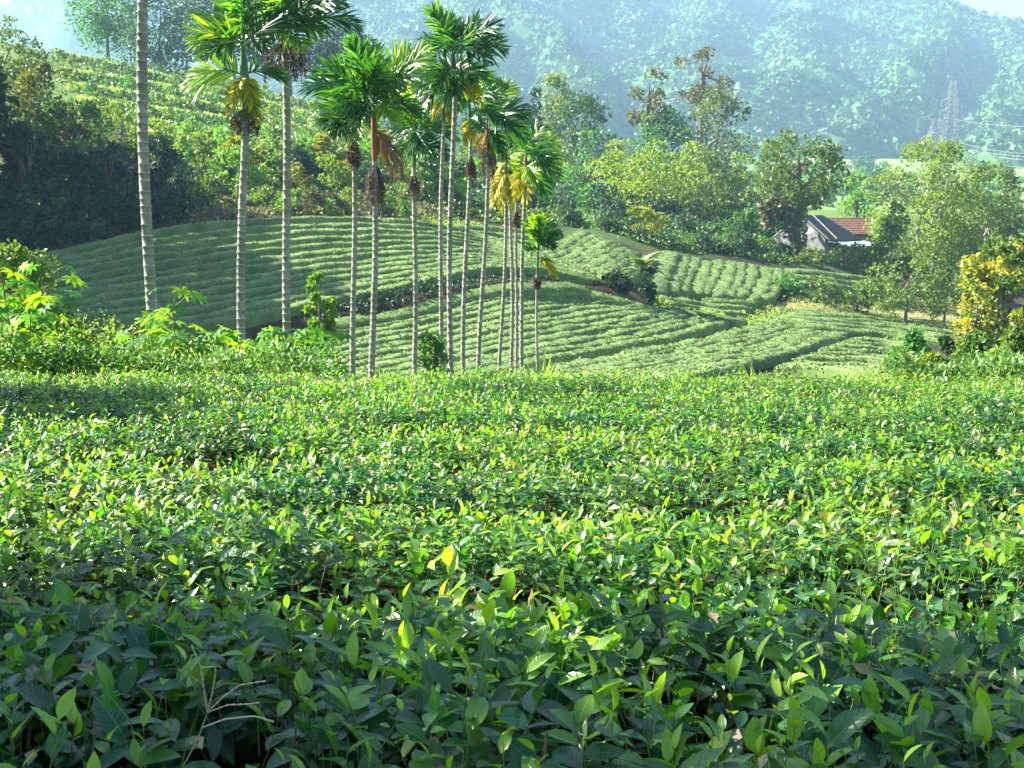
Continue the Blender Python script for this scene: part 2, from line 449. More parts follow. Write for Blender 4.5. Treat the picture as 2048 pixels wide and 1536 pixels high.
ys = np.concatenate([np.linspace(-20, 12, 14), np.arange(13, 38, .8), np.arange(38, 112, .42), np.arange(112, 240, 2.2), 240 * (4000 / 240.) ** np.linspace(0, 1, 50)])
ss = np.linspace(-1.0, 1.0, 220)
YY, SS = np.meshgrid(ys, ss, indexing='ij')
XX = SS * (YY + 30) * .85
ZZ = terrain(XX, YY)
PX, PY = project(XX, np.maximum(YY, 2), ZZ)
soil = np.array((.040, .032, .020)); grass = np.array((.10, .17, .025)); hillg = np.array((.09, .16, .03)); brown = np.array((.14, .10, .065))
path_grass = np.array((.30, .42, .04)); farg = np.array((.16, .28, .08)); tan = np.array((.30, .23, .14)); scrub = np.array((.045, .08, .025))  # bright yellow-green is the own colour of the path grass
def sstep(a, b, v): u = np.clip((v - a) / (b - a), 0, 1); return u * u * (3 - 2 * u)
G = np.zeros(XX.shape + (3,)) + soil
def paint(mask, c):
    global G
    G = G * (1 - mask[..., None]) + np.asarray(c) * mask[..., None]
nn = fbm(XX / 6, YY / 6, 11); n3 = fbm(XX / 1.5, YY / 1.5, 13)
paint(sstep(0, .5, nn + .1) * .5, grass)
paint(sstep(13.8, 16, YY) * (YY < 34) * .8, scrub)
paint(sstep(100, 112, YY), hillg)
mid = (YY > 60) & (YY < 130)
def band(line, w, c, soft=3, amt=1.):
    m = (YY > 32) & (YY < 140)
    paint(np.where(m, (1 - sstep(w - soft, w + soft, dist_poly(PX, PY, line) + n3 * 3)) * amt, 0), c)
def area(pg, c, amt=1.):
    paint(np.where(YY > 32, inside(PX + n3 * 5, PY + nn * 3, pg).astype(float) * amt, 0), c)
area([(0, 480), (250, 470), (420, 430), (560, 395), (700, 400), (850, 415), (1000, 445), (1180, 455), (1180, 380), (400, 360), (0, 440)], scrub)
area([(380, 440), (430, 412), (560, 396), (700, 400), (790, 420), (790, 446), (600, 448), (430, 455)], brown)
area([(380, 440), (430, 455), (230, 486), (100, 510), (60, 500), (210, 465)], brown * .6)
band([(840, 432), (900, 445), (960, 470), (1040, 500), (1100, 520)], 7, path_grass)
area([(300, 690), (640, 618), (840, 583), (930, 558), (1000, 548), (1090, 552), (1100, 592), (940, 610), (840, 640), (650, 680), (300, 740)], brown * .45)  # bank earth painted darker, deep shade under the overhang put into its colour
band([(1090, 738), (1200, 715), (1340, 685), (1440, 668), (1520, 650)], 9, brown, amt=.8)
area([(1400, 655), (1530, 640), (1510, 668), (1420, 685)], brown * 1.3)
band([(1305, 592), (1370, 618), (1480, 640), (1560, 652), (1690, 676), (1800, 684)], 9, path_grass)
area([(1230, 575), (1320, 580), (1310, 625), (1250, 622)], brown)
area([(1495, 612), (1560, 606), (1545, 636), (1510, 645)], brown * .8)
area([(1560, 604), (1730, 614), (1940, 636), (1940, 646), (1720, 626), (1560, 616)], tan)
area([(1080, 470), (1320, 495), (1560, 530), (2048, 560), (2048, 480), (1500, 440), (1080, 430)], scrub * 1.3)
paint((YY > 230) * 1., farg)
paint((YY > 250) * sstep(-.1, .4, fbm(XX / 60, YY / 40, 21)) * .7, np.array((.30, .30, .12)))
nr, nc = XX.shape
i = np.arange(nr - 1)[:, None]; j = np.arange(nc - 1)[None]
gf = np.stack([i * nc + j, i * nc + j + 1, (i + 1) * nc + j + 1, (i + 1) * nc + j], -1).reshape(-1, 4)
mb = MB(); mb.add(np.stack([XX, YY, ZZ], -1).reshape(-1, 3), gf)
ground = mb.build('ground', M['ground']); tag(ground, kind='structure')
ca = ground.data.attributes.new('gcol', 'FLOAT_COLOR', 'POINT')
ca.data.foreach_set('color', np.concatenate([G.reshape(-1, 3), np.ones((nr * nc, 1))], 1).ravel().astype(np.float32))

# ------------------------------------------------------------------ mountains (wooded ridges)
def crest(pts): return [tuple(pt(a, b, d)) for a, b, d in pts]
RIDGES = [
  (crest([(300, -190, 1700), (700, -120, 1500), (980, -70, 1250), (1060, 20, 1080), (1110, 120, 900), (1120, 230, 740), (1110, 310, 620)]), 1.45),
  (crest([(1290, -90, 1650), (1600, -60, 1520), (1800, -18, 1380), (1910, 4, 1300), (1985, 34, 1250), (2060, 84, 1200), (2200, 130, 1150), (2500, 200, 1100)]), .56),
  (crest([(980, -70, 1250), (1290, -90, 1650)]), .7),
  (crest([(1480, -60, 1560), (1420, 40, 1250), (1370, 130, 1000), (1340, 250, 760)]), .62),
  (crest([(1640, -45, 1450), (1600, 60, 1200), (1540, 160, 950), (1500, 270, 740)]), .62),
  (crest([(1910, 4, 1300), (1850, 80, 1120), (1770, 170, 930), (1700, 265, 760)]), 1.15),
  (crest([(2060, 84, 1200), (2050, 150, 1000), (2010, 220, 840), (1960, 290, 700)]), 1.2),
  (crest([(2300, 150, 1150), (2260, 210, 900), (2200, 300, 700)]), .7),
  (crest([(700, -120, 1500), (760, 0, 1150), (800, 130, 900), (830, 240, 700)]), .7),
  (crest([(980, -70, 1250), (940, 40, 1050), (930, 150, 860), (950, 260, 700)]), .75)]
FARR = [(crest([(-900, 190, 2300), (-300, 110, 2300), (30, 74, 2300), (95, 44, 2300), (150, 10, 2300), (230, -40, 2300), (500, -100, 2400), (900, -120, 2400)]), .5)]
def ridge_h(x, y, RG):
    z = np.full(x.shape, -200.)
    wx = x + fbm(x / 120, y / 120, 31) * 45; wy = y + fbm(x / 120, y / 120, 37) * 45
    for line, sl in RG:
        for a, b in zip(line[:-1], line[1:]):
            dx, dy = b[0] - a[0], b[1] - a[1]
            u = np.clip(((wx - a[0]) * dx + (wy - a[1]) * dy) / (dx * dx + dy * dy), 0, 1)
            dist = np.hypot(wx - a[0] - u * dx, wy - a[1] - u * dy)
            h = a[2] + (b[2] - a[2]) * u - sl * (np.sqrt(dist ** 2 + 14 ** 2) - 14)
            z = np.maximum(z, h)
    damp = 1
    return z + (fbm(x / 75, y / 75, 41, 5) * 14 - np.abs(fbm(x / 110, y / 160, 43, 3)) * 30 + 8)
def slopemat(name, c1, c2, sc):
    return solid(name, c1, c2, sc, rough=1, spec=0, bump=2.0)
M['slope'] = slopemat('forest_floor', (.03, .085, .025), (.09, .17, .05), .12)
def mountain(name, xr, yr, RG, step):
    xs = np.arange(xr[0], xr[1], step); yv = np.arange(yr[0], yr[1], step)
    X, Y = np.meshgrid(xs, yv); Z = ridge_h(X, Y, RG)
    n, c = X.shape; i = np.arange(n - 1)[:, None]; j = np.arange(c - 1)[None]
    f = np.stack([i * c + j, i * c + j + 1, (i + 1) * c + j + 1, (i + 1) * c + j], -1).reshape(-1, 4)
    zz = Z.ravel()[f].max(1); f = f[zz > 0]
    m = MB(); m.add(np.stack([X, Y, Z], -1).reshape(-1, 3), f)
    o = m.build(name, M['slope']); tag(o, kind='structure'); return o
mountain('mountain', (-700, 1100), (520, 1750), RIDGES, 9)
mountain('distant_hill', (-2200, 500), (1900, 2700), FARR, 22)

def forest(name, label, n, xr, yr, RG, size, per=10):
    X = rs.uniform(*xr, n * 4); Y = rs.uniform(*yr, n * 4)
    Z = ridge_h(X, Y, RG); px, py = project(X, Y, Z)
    e = 6.; gy = (ridge_h(X, Y + e, RG) - Z) / e; gx = (ridge_h(X + e, Y, RG) - Z) / e
    facing = gx * X + gy * Y - Z > -.06 * Y        # turned to the valley
    m = (px > -250) & (px < 2300) & (py > -160) & (Z > terrain(X, Y, False) + 2) & facing
    X, Y, Z = X[m][:n], Y[m][:n], Z[m][:n]
    k = len(X)
    patch = fbm(X / 60, Y / 60, 55, 3)
    r = np.exp(rs.normal(0, .35, k)) * size * (1 + .3 * patch)
    th = rs.uniform(0, 6.283, k)
    up = np.tile((0, 0, 1.), (k, 1)); d = np.stack([np.cos(th), np.sin(th), np.zeros(k)], 1)
    rot = frames(d, up)
    sc = np.stack([r, r * rs.uniform(.8, 1.2, k), r * rs.uniform(.8, 1.5, k)], 1)
    rnd = np.clip(.45 + patch * .9 + rs.normal(0, .10, k), 0, 1)
    mb = MB(); q = per
    v = rs.normal(0, 1, (k * q, 3)); v[:, 2] = np.abs(v[:, 2]) * 1.1 - .25; v /= np.linalg.norm(v, axis=1, keepdims=True)
    R3 = np.repeat(sc, q, 0); P3 = np.repeat(np.stack([X, Y, Z], 1), q, 0) + v * R3 * rs.uniform(.6, 1.05, (k * q, 1))
    dd = np.cross(v, rs.normal(0, 1, v.shape)) + v * .2
    P3 -= dd / np.linalg.norm(dd, axis=1, keepdims=True) * np.repeat(r, q)[:, None] * .5
    scatter(mb, *CARD, P3, frames(dd, v + rs.normal(0, .28, v.shape)), np.repeat(r, q) * rs.uniform(.7, 1.25, k * q), np.clip(np.repeat(rnd, q) + rs.normal(0, .05, k * q), 0, 1), smooth=False)
    o = mb.build(name, M['g_far']); tag(o, label, 'forest', kind='stuff'); return k
forest('mountain_forest', 'hazy dense forest covering the big mountain behind the valley', 26000, (-600, 1000), (560, 1600), RIDGES, 3.2)
forest('hill_forest', 'faint blue wood on the farthest hill at the upper left', 1500, (-1300, -300), (2050, 2350), FARR, 14)

# ------------------------------------------------------------------ far valley: clipped tea rows on the terraces
ORD = ['first', 'second', 'third', 'fourth', 'fifth', 'sixth', 'seventh', 'eighth', 'ninth', 'tenth', 'eleventh', 'twelfth', 'thirteenth', 'fourteenth', 'fifteenth']
def resample(P, step):
    s = np.concatenate([[0], np.cumsum(np.linalg.norm(np.diff(P, axis=0), axis=1))])
    n = max(3, int(s[-1] / step) + 1); q = np.linspace(0, s[-1], n)
    return np.stack([np.interp(q, s, P[:, k]) for k in range(P.shape[1])], 1)
def smooth_curve(pts, n=60):
    P = np.array(pts, float); s = np.concatenate([[0], np.cumsum(np.linalg.norm(np.diff(P, axis=0), axis=1))]); s /= s[-1]
    q = np.linspace(0, 1, n); C = np.stack([np.interp(q, s, P[:, k]) for k in range(2)], 1)
    for _ in range(3):
        C[1:-1] = C[1:-1] * .5 + (C[:-2] + C[2:]) * .25
    return C
def tea_row(P, width, height, label, group, dens=72, seed=0):
    """one clipped hedge along the ground line P (world x, y)"""
    r = np.random.RandomState(seed)
    P = resample(P, .38); n = len(P)
    x, y = P[:, 0], P[:, 1]
    x = x + fbm(x / 2.5, y / 2.5, seed) * .12
    T = np.stack([np.gradient(x), np.gradient(y)], 1); T /= np.linalg.norm(T, axis=1, keepdims=True) + 1e-9
    S = np.stack([-T[:, 1], T[:, 0]], 1)
    end = np.minimum(np.arange(n), np.arange(n)[::-1]) * .38
    e = np.sqrt(np.clip(end / .7, 0.02, 1))
    th = np.linspace(-.12, math.pi + .12, 11); pc = np.sign(np.cos(th)) * np.abs(np.cos(th)) ** .55; ps = np.maximum(np.sin(th), -.3) ** 1
    ps = np.sign(ps) * np.abs(ps) ** .32
    wv = width / 2 * (1 + .18 * vnoise(x / 1.1, y / 1.1, seed + 1)) * e
    hv = height * (1 + .15 * vnoise(x / 1.3, y / 1.3, seed + 2)) * (.45 + .55 * e)
    off = pc[None] * wv[:, None]
    vx = x[:, None] + S[:, :1] * off; vy = y[:, None] + S[:, 1:] * off
    gz = terrain(vx, vy)
    cz = gz[:, 5:6] * .6 + gz * .4
    vz = cz + ps[None] * hv[:, None]
    vz += vnoise(vx / .35, vy / .35, seed + 3) * .05
    V = np.stack([vx, vy, vz], -1); m = len(th)
    i = np.arange(n - 1)[:, None]; j = np.arange(m - 1)[None]
    f = np.stack([i * m + j, i * m + j + 1, (i + 1) * m + j + 1, (i + 1) * m + j], -1).reshape(-1, 4)
    a = np.zeros((n, m, 3)); a[..., 2] = np.clip(.42 + .3 * vnoise(vx / .5, vy / .5, seed + 4), 0, 1)
    mb = MB(); mb.add(V.reshape(-1, 3), f[:, ::-1], a.reshape(-1, 3))
    k = int(n * .38 * (width + height) * dens)
    ii = r.uniform(0, n - 1.001, k); jj = r.uniform(.6, m - 1.6, k)
    i0 = ii.astype(int); j0 = jj.astype(int); u = (ii - i0)[:, None]; w = (jj - j0)[:, None]
    pos = (V[i0, j0] * (1 - u) + V[i0 + 1, j0] * u) * (1 - w) + (V[i0, j0 + 1] * (1 - u) + V[i0 + 1, j0 + 1] * u) * w
    nor = np.cross(V[i0 + 1, j0] - V[i0, j0], V[i0, j0 + 1] - V[i0, j0]); nor /= np.linalg.norm(nor, axis=1, keepdims=True) + 1e-9
    nor *= np.sign(nor[:, 2:3] + .05)
    d = np.cross(nor, r.normal(0, 1, (k, 3))) + nor * r.uniform(-.1, .55, (k, 1))
    rot = frames(d, nor + r.normal(0, .22, (k, 3)))
    pos += nor * r.uniform(-.03, .02, (k, 1))
    sz = r.uniform(.07, .14, k)
    scatter(mb, *CARD, pos, rot, sz, np.clip(r.normal(.55, .25, k), 0, 1), smooth=False)
    o = mb.build('tea_row', M['row']); tag(o, label, 'tea row', group); return o
nrow = 0
def field(top, bot, n, width, label, group, dmin=30, height=TEA_H, jit=.15, skip=(), dens=72):
    """rows interpolated between two curves seen in the photograph and laid on the ground"""
    global nrow
    A = smooth_curve(top); B = smooth_curve(bot); rr = np.random.RandomState(n * 13 + int(top[0][0]))
    for k in range(n):
        if k in skip: continue
        u = k / (n - 1.) + rr.uniform(-jit, jit) / n * (0 < k < n - 1)
        Cc = A * (1 - u) + B * u
        s0, s1 = rr.uniform(0, .015), 1 - rr.uniform(0, .02)
        q = np.linspace(s0, s1, 50); src = np.linspace(0, 1, len(Cc))
        cx = np.interp(q, src, Cc[:, 0]); cy = np.interp(q, src, Cc[:, 1])
        P, ok = hit(cx, cy, h=height, dmin=dmin)
        P = P[ok]
        if len(P) < 4: continue
        tea_row(P[:, :2], width, height, label % ORD[k], group, dens=dens, seed=nrow * 17 + 5); nrow += 1
# upper terrace
field([(40, 520), (130, 497), (250, 471), (350, 453), (450, 441), (600, 434), (750, 433), (840, 440), (930, 458), (1000, 478), (1075, 505), (1140, 528), (1195, 545)],
      [(60, 690), (200, 668), (400, 646), (560, 614), (656, 594), (826, 562), (922, 539), (996, 530), (1069, 533), (1130, 544), (1200, 558)],
      13, .90, '%s clipped tea row from the top on the wide upper terrace behind the palms', 'tea rows of the wide upper terrace', dmin=46.5)
# little patch behind the grassy path
field([(905, 449), (960, 452), (1040, 458), (1120, 462)], [(1010, 487), (1040, 490), (1070, 492), (1105, 494)], 4, 1.6,
      '%s short tea row from the top in the small patch right of the grassy path', 'short tea rows right of the grassy path', dmin=60)
# lower terrace
field([(560, 680), (667, 645), (826, 617), (908, 594), (996, 575), (1083, 566), (1150, 570), (1200, 588)],
      [(560, 815), (800, 770), (1000, 733), (1100, 710), (1200, 694), (1300, 676), (1390, 655), (1455, 636)],
      13, .80, '%s tea row down from the dirt bank on the lower terrace', 'tea rows of the lower terrace', dmin=33)
# bottom right wedge
field([(1010, 752), (1200, 717), (1350, 689), (1450, 668), (1510, 650), (1560, 640)],
      [(1300, 762), (1440, 732), (1540, 707), (1620, 684), (1665, 668), (1695, 657)],
      8, .92, '%s tea row below the dirt track in the wedge at the bottom of the valley', 'tea rows of the bottom wedge', dmin=33)
field([(1690, 670), (1740, 676), (1800, 682), (1860, 690)], [(1545, 724), (1640, 730), (1760, 736), (1860, 742)], 9, .62,
      '%s tea row from the top in the small right hand field below the bright path', 'tea rows of the small right hand field', dmin=33, height=.5)
field([(1575, 620), (1700, 628), (1830, 640), (1960, 652)], [(1530, 636), (1680, 655), (1800, 668), (1960, 684)], 5, 1.7,
      '%s tea row from the back in the strip below the sandy bank', 'tea rows of the strip below the sandy bank', dmin=45, height=.55)
# knoll with rows running up the slope
field([(1345, 500), (1330, 525), (1318, 550), (1310, 578)], [(1550, 532), (1552, 556), (1540, 580), (1518, 597)], 10, 1.3,
      '%s curved tea row from the left running up the rounded knoll', 'tea rows running up the rounded knoll', dmin=56)
field([(1172, 461), (1150, 472), (1120, 488), (1088, 506)], [(1300, 512), (1285, 524), (1262, 540), (1240, 556)], 10, 1.1,
      '%s slanting tea row from the left on the slope between palms and knoll', 'slanting tea rows between palms and knoll', dmin=56)
field([(1325, 592), (1390, 602), (1450, 610), (1500, 612)], [(1330, 606), (1380, 622), (1440, 632), (1490, 637)], 3, 1.3,
      '%s low shaded tea row between the bright path and the lower terrace', 'low shaded tea rows beside the bright path', dmin=45)
field([(1565, 534), (1630, 541), (1700, 549), (1770, 556)], [(1580, 560), (1650, 565), (1710, 572), (1780, 580)], 3, 1.7,
      '%s lateral tea row from the back below the house', 'lateral tea rows below the house', dmin=60)
field([(1400, 592), (1440, 597), (1480, 600), (1520, 600)], [(1403, 596), (1442, 601), (1480, 603), (1520, 603)], 2, .8,
      '%s narrow edging tea row along the foot of the knoll', 'edging rows at the foot of the knoll', dmin=50)

# ------------------------------------------------------------------ foreground tea hedges
ROWE = [1.15, 3.15, 4.75, 6.3, 7.9, 9.6, 11.4, 13.6]        # where one hedge ends and the next begins
def rowcoord(x, y): return y + .10 * x + .22 * vnoise(x / 2.2, y / 9., 71) + .06 * vnoise(x / .6, y / .6, 73)
def canopy(x, y):
    s = rowcoord(x, y); z = fg_canopy(y)
    for e in ROWE[1:-1]:
        w = .24 if e < 5 else .30
        z = z - (.13 if e < 4 else .27) * np.exp(-((s - e) / w) ** 2)
    z = z - .45 * np.clip((1.95 - s) / .8, 0, 2) ** 1.6
    z = z + .08 * fbm(x / .9, y / .9, 75, 3) + .035 * vnoise(x / .35, y / .35, 76)
    return z
hn = ['nearest glossy tea hedge filling the bottom of the picture', 'second tea hedge from the camera, just behind the shaded nearest one', 'third tea hedge from the camera with dry leaves paled for sun glints',
      'fourth tea hedge from the camera in the middle of the near field', 'fifth tea hedge from the camera, well short of the palms', 'sixth tea hedge from the camera, second to last before the valley', 'last tea hedge of the near field, in front of the palm trunks']
VAR = {}
def leaf_variant(lod, c, sv):
    key = (lod, c, sv)
    if key not in VAR:
        tv, tf, ta = {3: LEAF3, 2: LEAF2, 1: LEAF2}[lod]
        r = np.random.RandomState(c * 7 + sv)
        v = tv.copy(); v[:, 2] += .15 * r.uniform(-1, 1) * v[:, 0] * 3 * v[:, 1]; v[:, 0] *= r.uniform(.85, 1.15)
        a = ta.copy(); a[:, 2] = (c + .5) / 8
        m = MB(); m.add(v, tf, a); VAR[key] = m.mesh('leaf', M['tea'])
    return VAR[key]
for h in range(7):
    s0, s1 = ROWE[h], ROWE[h + 1]
    r = np.random.RandomState(100 + h)
    ymax = s1 + 1.3; half = .50 * ymax + 1.4
    area_ = (s1 - s0 + 1.5) * 2 * half
    dens = 225 if h == 0 else 290 if h < 5 else 235
    n = int(area_ * dens)
    x = r.uniform(-half, half, n); y = r.uniform(s0 - .9, ymax, n); s = rowcoord(x, y)
    keep = (s >= s0) & (s < s1) & (np.abs(x) < .50 * y + 1.2) & (y > 1.0)
    x, y = x[keep], y[keep]; s = s[keep]; n = len(x)
    tall = (r.uniform(0, 1, n) < .10) * r.uniform(.02, .10, n) + r.normal(0, .018, n)
    zt = canopy(x, y) + tall
    lean = r.normal(0, .22, (n, 2))
    # patches of young growth, patches picked bare
    young = np.clip(.5 + fbm(x / 1.1, y / .8, 81, 3) * 1.3, 0, 1)
    base = np.stack([x - lean[:, 0] * .2, y - lean[:, 1] * .2, zt - .20], 1); top = np.stack([x, y, zt], 1)
    ex = empty('tea_hedge', (0, s0, float(fg_ground(s0)))); off = np.array(ex.location)
    tag(ex, hn[h], 'tea hedge', 'hedges of the near tea field')
    lv = MB(); ind = []
    nl = 8
    tot = 0
    for q in range(nl):
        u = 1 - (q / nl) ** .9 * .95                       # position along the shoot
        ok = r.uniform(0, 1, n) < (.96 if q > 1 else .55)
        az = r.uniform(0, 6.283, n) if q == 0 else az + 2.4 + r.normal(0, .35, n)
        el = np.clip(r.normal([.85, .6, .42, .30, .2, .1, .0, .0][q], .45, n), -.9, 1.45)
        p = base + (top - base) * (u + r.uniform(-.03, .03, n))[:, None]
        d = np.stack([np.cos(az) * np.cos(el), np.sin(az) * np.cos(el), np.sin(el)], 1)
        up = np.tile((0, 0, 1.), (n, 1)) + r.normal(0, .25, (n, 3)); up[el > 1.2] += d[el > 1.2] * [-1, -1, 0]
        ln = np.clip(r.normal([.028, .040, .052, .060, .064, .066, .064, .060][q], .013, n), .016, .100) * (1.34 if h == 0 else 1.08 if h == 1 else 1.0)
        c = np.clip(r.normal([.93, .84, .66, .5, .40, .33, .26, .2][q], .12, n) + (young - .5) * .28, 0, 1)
        rot = frames(d, up)
        lodn = 3 if h == 0 else (2 if h < 3 else 1)
        T = {3: LEAF3, 2: LEAF2, 1: LEAF1}[lodn]
        sc = np.stack([ln * r.uniform(.85, 1.2, n), ln, ln], 1)
        p_, rot_, sc_, c_ = p[ok], rot[ok], sc[ok], c[ok]
        if q in (1, 2, 3):
            ppx, ppy = project(p_[:, 0], p_[:, 1], p_[:, 2])
            inf = (ppx > 10) & (ppx < 2038) & (ppy < 1520)
            score = np.where(inf, sc_[:, 1] / p_[:, 1] + tall[ok] * .3 / p_[:, 1], -1)
            take = np.argsort(-score)[:100]
            mask = np.ones(len(p_), bool); mask[take] = False
            for t in take: ind.append((p_[t], rot_[t], sc_[t], c_[t]))
            p_, rot_, sc_, c_ = p_[mask], rot_[mask], sc_[mask], c_[mask]
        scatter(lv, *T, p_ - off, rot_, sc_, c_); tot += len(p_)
    # dry leaves; their cream also stands in for sun glints
    k = int(n * .8); w = r.randint(0, n, k); w = w[r.uniform(0, 1, k) < np.clip(.25 + 2.2 * fbm(x[w] / 1.3 + 9, y[w] / .7, 91, 3), .34, 1)]; k = len(w)
    d = r.normal(0, 1, (k, 3)); d[:, 2] *= .5
    pz = base[w] + (top[w] - base[w]) * r.uniform(.25, 1.0, (k, 1)) + r.normal(0, .02, (k, 3))
    dr = MB(); scatter(dr, *LEAF1, pz - off, frames(d, r.normal(0, .6, (k, 3)) + [0, 0, 1]), r.uniform(.025, .06, k), r.uniform(0, 1, k))
    o = lv.build('leaves', M['tea'], ex); tag(o, kind='stuff')
    o = dr.build('dry_glint_leaves', M['dry_glint'], ex); tag(o, kind='stuff')
    # shoots (thin stems) and the woody frame
    st = MB(); nsel = n if h < 2 else n // 4
    b2, t2 = base[:nsel] - off, top[:nsel] - off
    mid_ = (b2 + t2) / 2 + r.normal(0, .008, (nsel, 3))
    rad = .0016 if h < 3 else .002
    th = np.array([0, 2.1, 4.2]); ring = np.stack([np.cos(th), np.sin(th), th * 0], 1) * rad
    v = np.stack([b2[:, None] + ring * 1.4, mid_[:, None] + ring, t2[:, None] + ring * .5], 1).reshape(-1, 3)
    f = np.array([(l * 3 + j, l * 3 + (j + 1) % 3, (l + 1) * 3 + (j + 1) % 3, (l + 1) * 3 + j) for l in range(2) for j in range(3)])
    st.add(v, (f[None] + np.arange(nsel)[:, None, None] * 9).reshape(-1, 4))
    o = st.build('shoots', M['shoot'], ex); tag(o, kind='stuff')
    kb = int(area_ * (16 if h < 3 else 8)); wb = MB()
    bi = r.randint(0, n, kb)
    for t in bi:
        p0 = np.array([x[t] + r.normal(0, .08), y[t] + r.normal(0, .08), zt[t] - .62]); p2 = top[t] - [0, 0, .10]
        p1 = (p0 + p2) / 2 + r.normal(0, .05, 3)
        tube(wb, np.array([p0, p1, p2]) - off, [.006, .004, .002], 4)
    o = wb.build('branches', M['twig'], ex); tag(o, kind='stuff')
    # near-black sheet under the leaves, with the bush's inner shade in its colour
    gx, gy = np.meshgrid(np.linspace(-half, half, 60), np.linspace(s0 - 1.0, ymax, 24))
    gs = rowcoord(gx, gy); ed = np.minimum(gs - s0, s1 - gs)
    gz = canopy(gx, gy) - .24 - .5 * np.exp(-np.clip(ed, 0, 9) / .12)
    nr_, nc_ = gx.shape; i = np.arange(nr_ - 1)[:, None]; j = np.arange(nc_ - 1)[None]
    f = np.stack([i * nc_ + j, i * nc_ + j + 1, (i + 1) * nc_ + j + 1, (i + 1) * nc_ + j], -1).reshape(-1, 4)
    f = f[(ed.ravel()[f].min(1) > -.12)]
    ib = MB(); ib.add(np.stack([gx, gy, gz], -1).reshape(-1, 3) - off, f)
    ib.build('interior_shade_sheet', M['inner'], ex)
    for p_, ro_, sc_, c_ in ind:
        me = leaf_variant(3 if h == 0 else 2, min(7, int(c_ * 8)), int(abs(p_[0] * 1000)) % 3)
        o = bpy.data.objects.new('leaf', me)
        mt = Matrix([list(ro_[0]) + [0], list(ro_[1]) + [0], list(ro_[2]) + [0], [0, 0, 0, 1]]) @ Matrix.Diagonal((sc_[0], sc_[1], sc_[2], 1))
        mt.translation = Vector(p_ - off)
        o.matrix_basis = mt
        COL.objects.link(o); o.parent = ex
print('hedges done')

# dry crabgrass seed heads lying over the nearest hedge
g = empty('grass_seedhead', pt(415, 1425, 1.95)); tag(g, 'pale dry grass stalk with four finger like spikes over the nearest hedge', 'grass stalk')
go = np.array(g.location)
mbs = MB(); P = [pt(365, 1535, 1.80), pt(395, 1480, 1.86), pt(415, 1425, 1.95)]; tube(mbs, np.array(P) - go, .0012, 6); mbs.build('stalk', M['shoot'], g)
M['straw'] = solid('straw', (.42, .36, .20), (.60, .54, .34), 200, rough=.7)
for spk in ([(415, 1425), (408, 1380), (402, 1335), (383, 1290)], [(415, 1425), (425, 1385), (431, 1345), (430, 1333), (405, 1335)],
            [(415, 1425), (445, 1395), (480, 1370), (530, 1362)], [(415, 1425), (455, 1410), (500, 1408), (520, 1405)]):
    m = MB(); Q = resample(np.array([pt(a, b, 1.95 - .0003 * (b - 1290) * 0 - .02 * k) for k, (a, b) in enumerate(spk)]) - go, .006)
    tube(m, Q, .0014 + .0007 * np.sin(np.arange(len(Q)) * 2.4), 6)
    m.build('spike', M['straw'], g)
g = empty('dry_grass_stem', pt(405, 1455, 1.9)); tag(g, 'arching dry grass blade just below the pale grass spikes', 'grass blade')
go = np.array(g.location); m = MB(); tube(m, resample(np.array([pt(405, 1455, 1.9), pt(450, 1438, 1.88), pt(510, 1432, 1.87), pt(548, 1444, 1.86)]) - go, .01), .0016, 6); m.build('blade_strip', M['straw'], g)

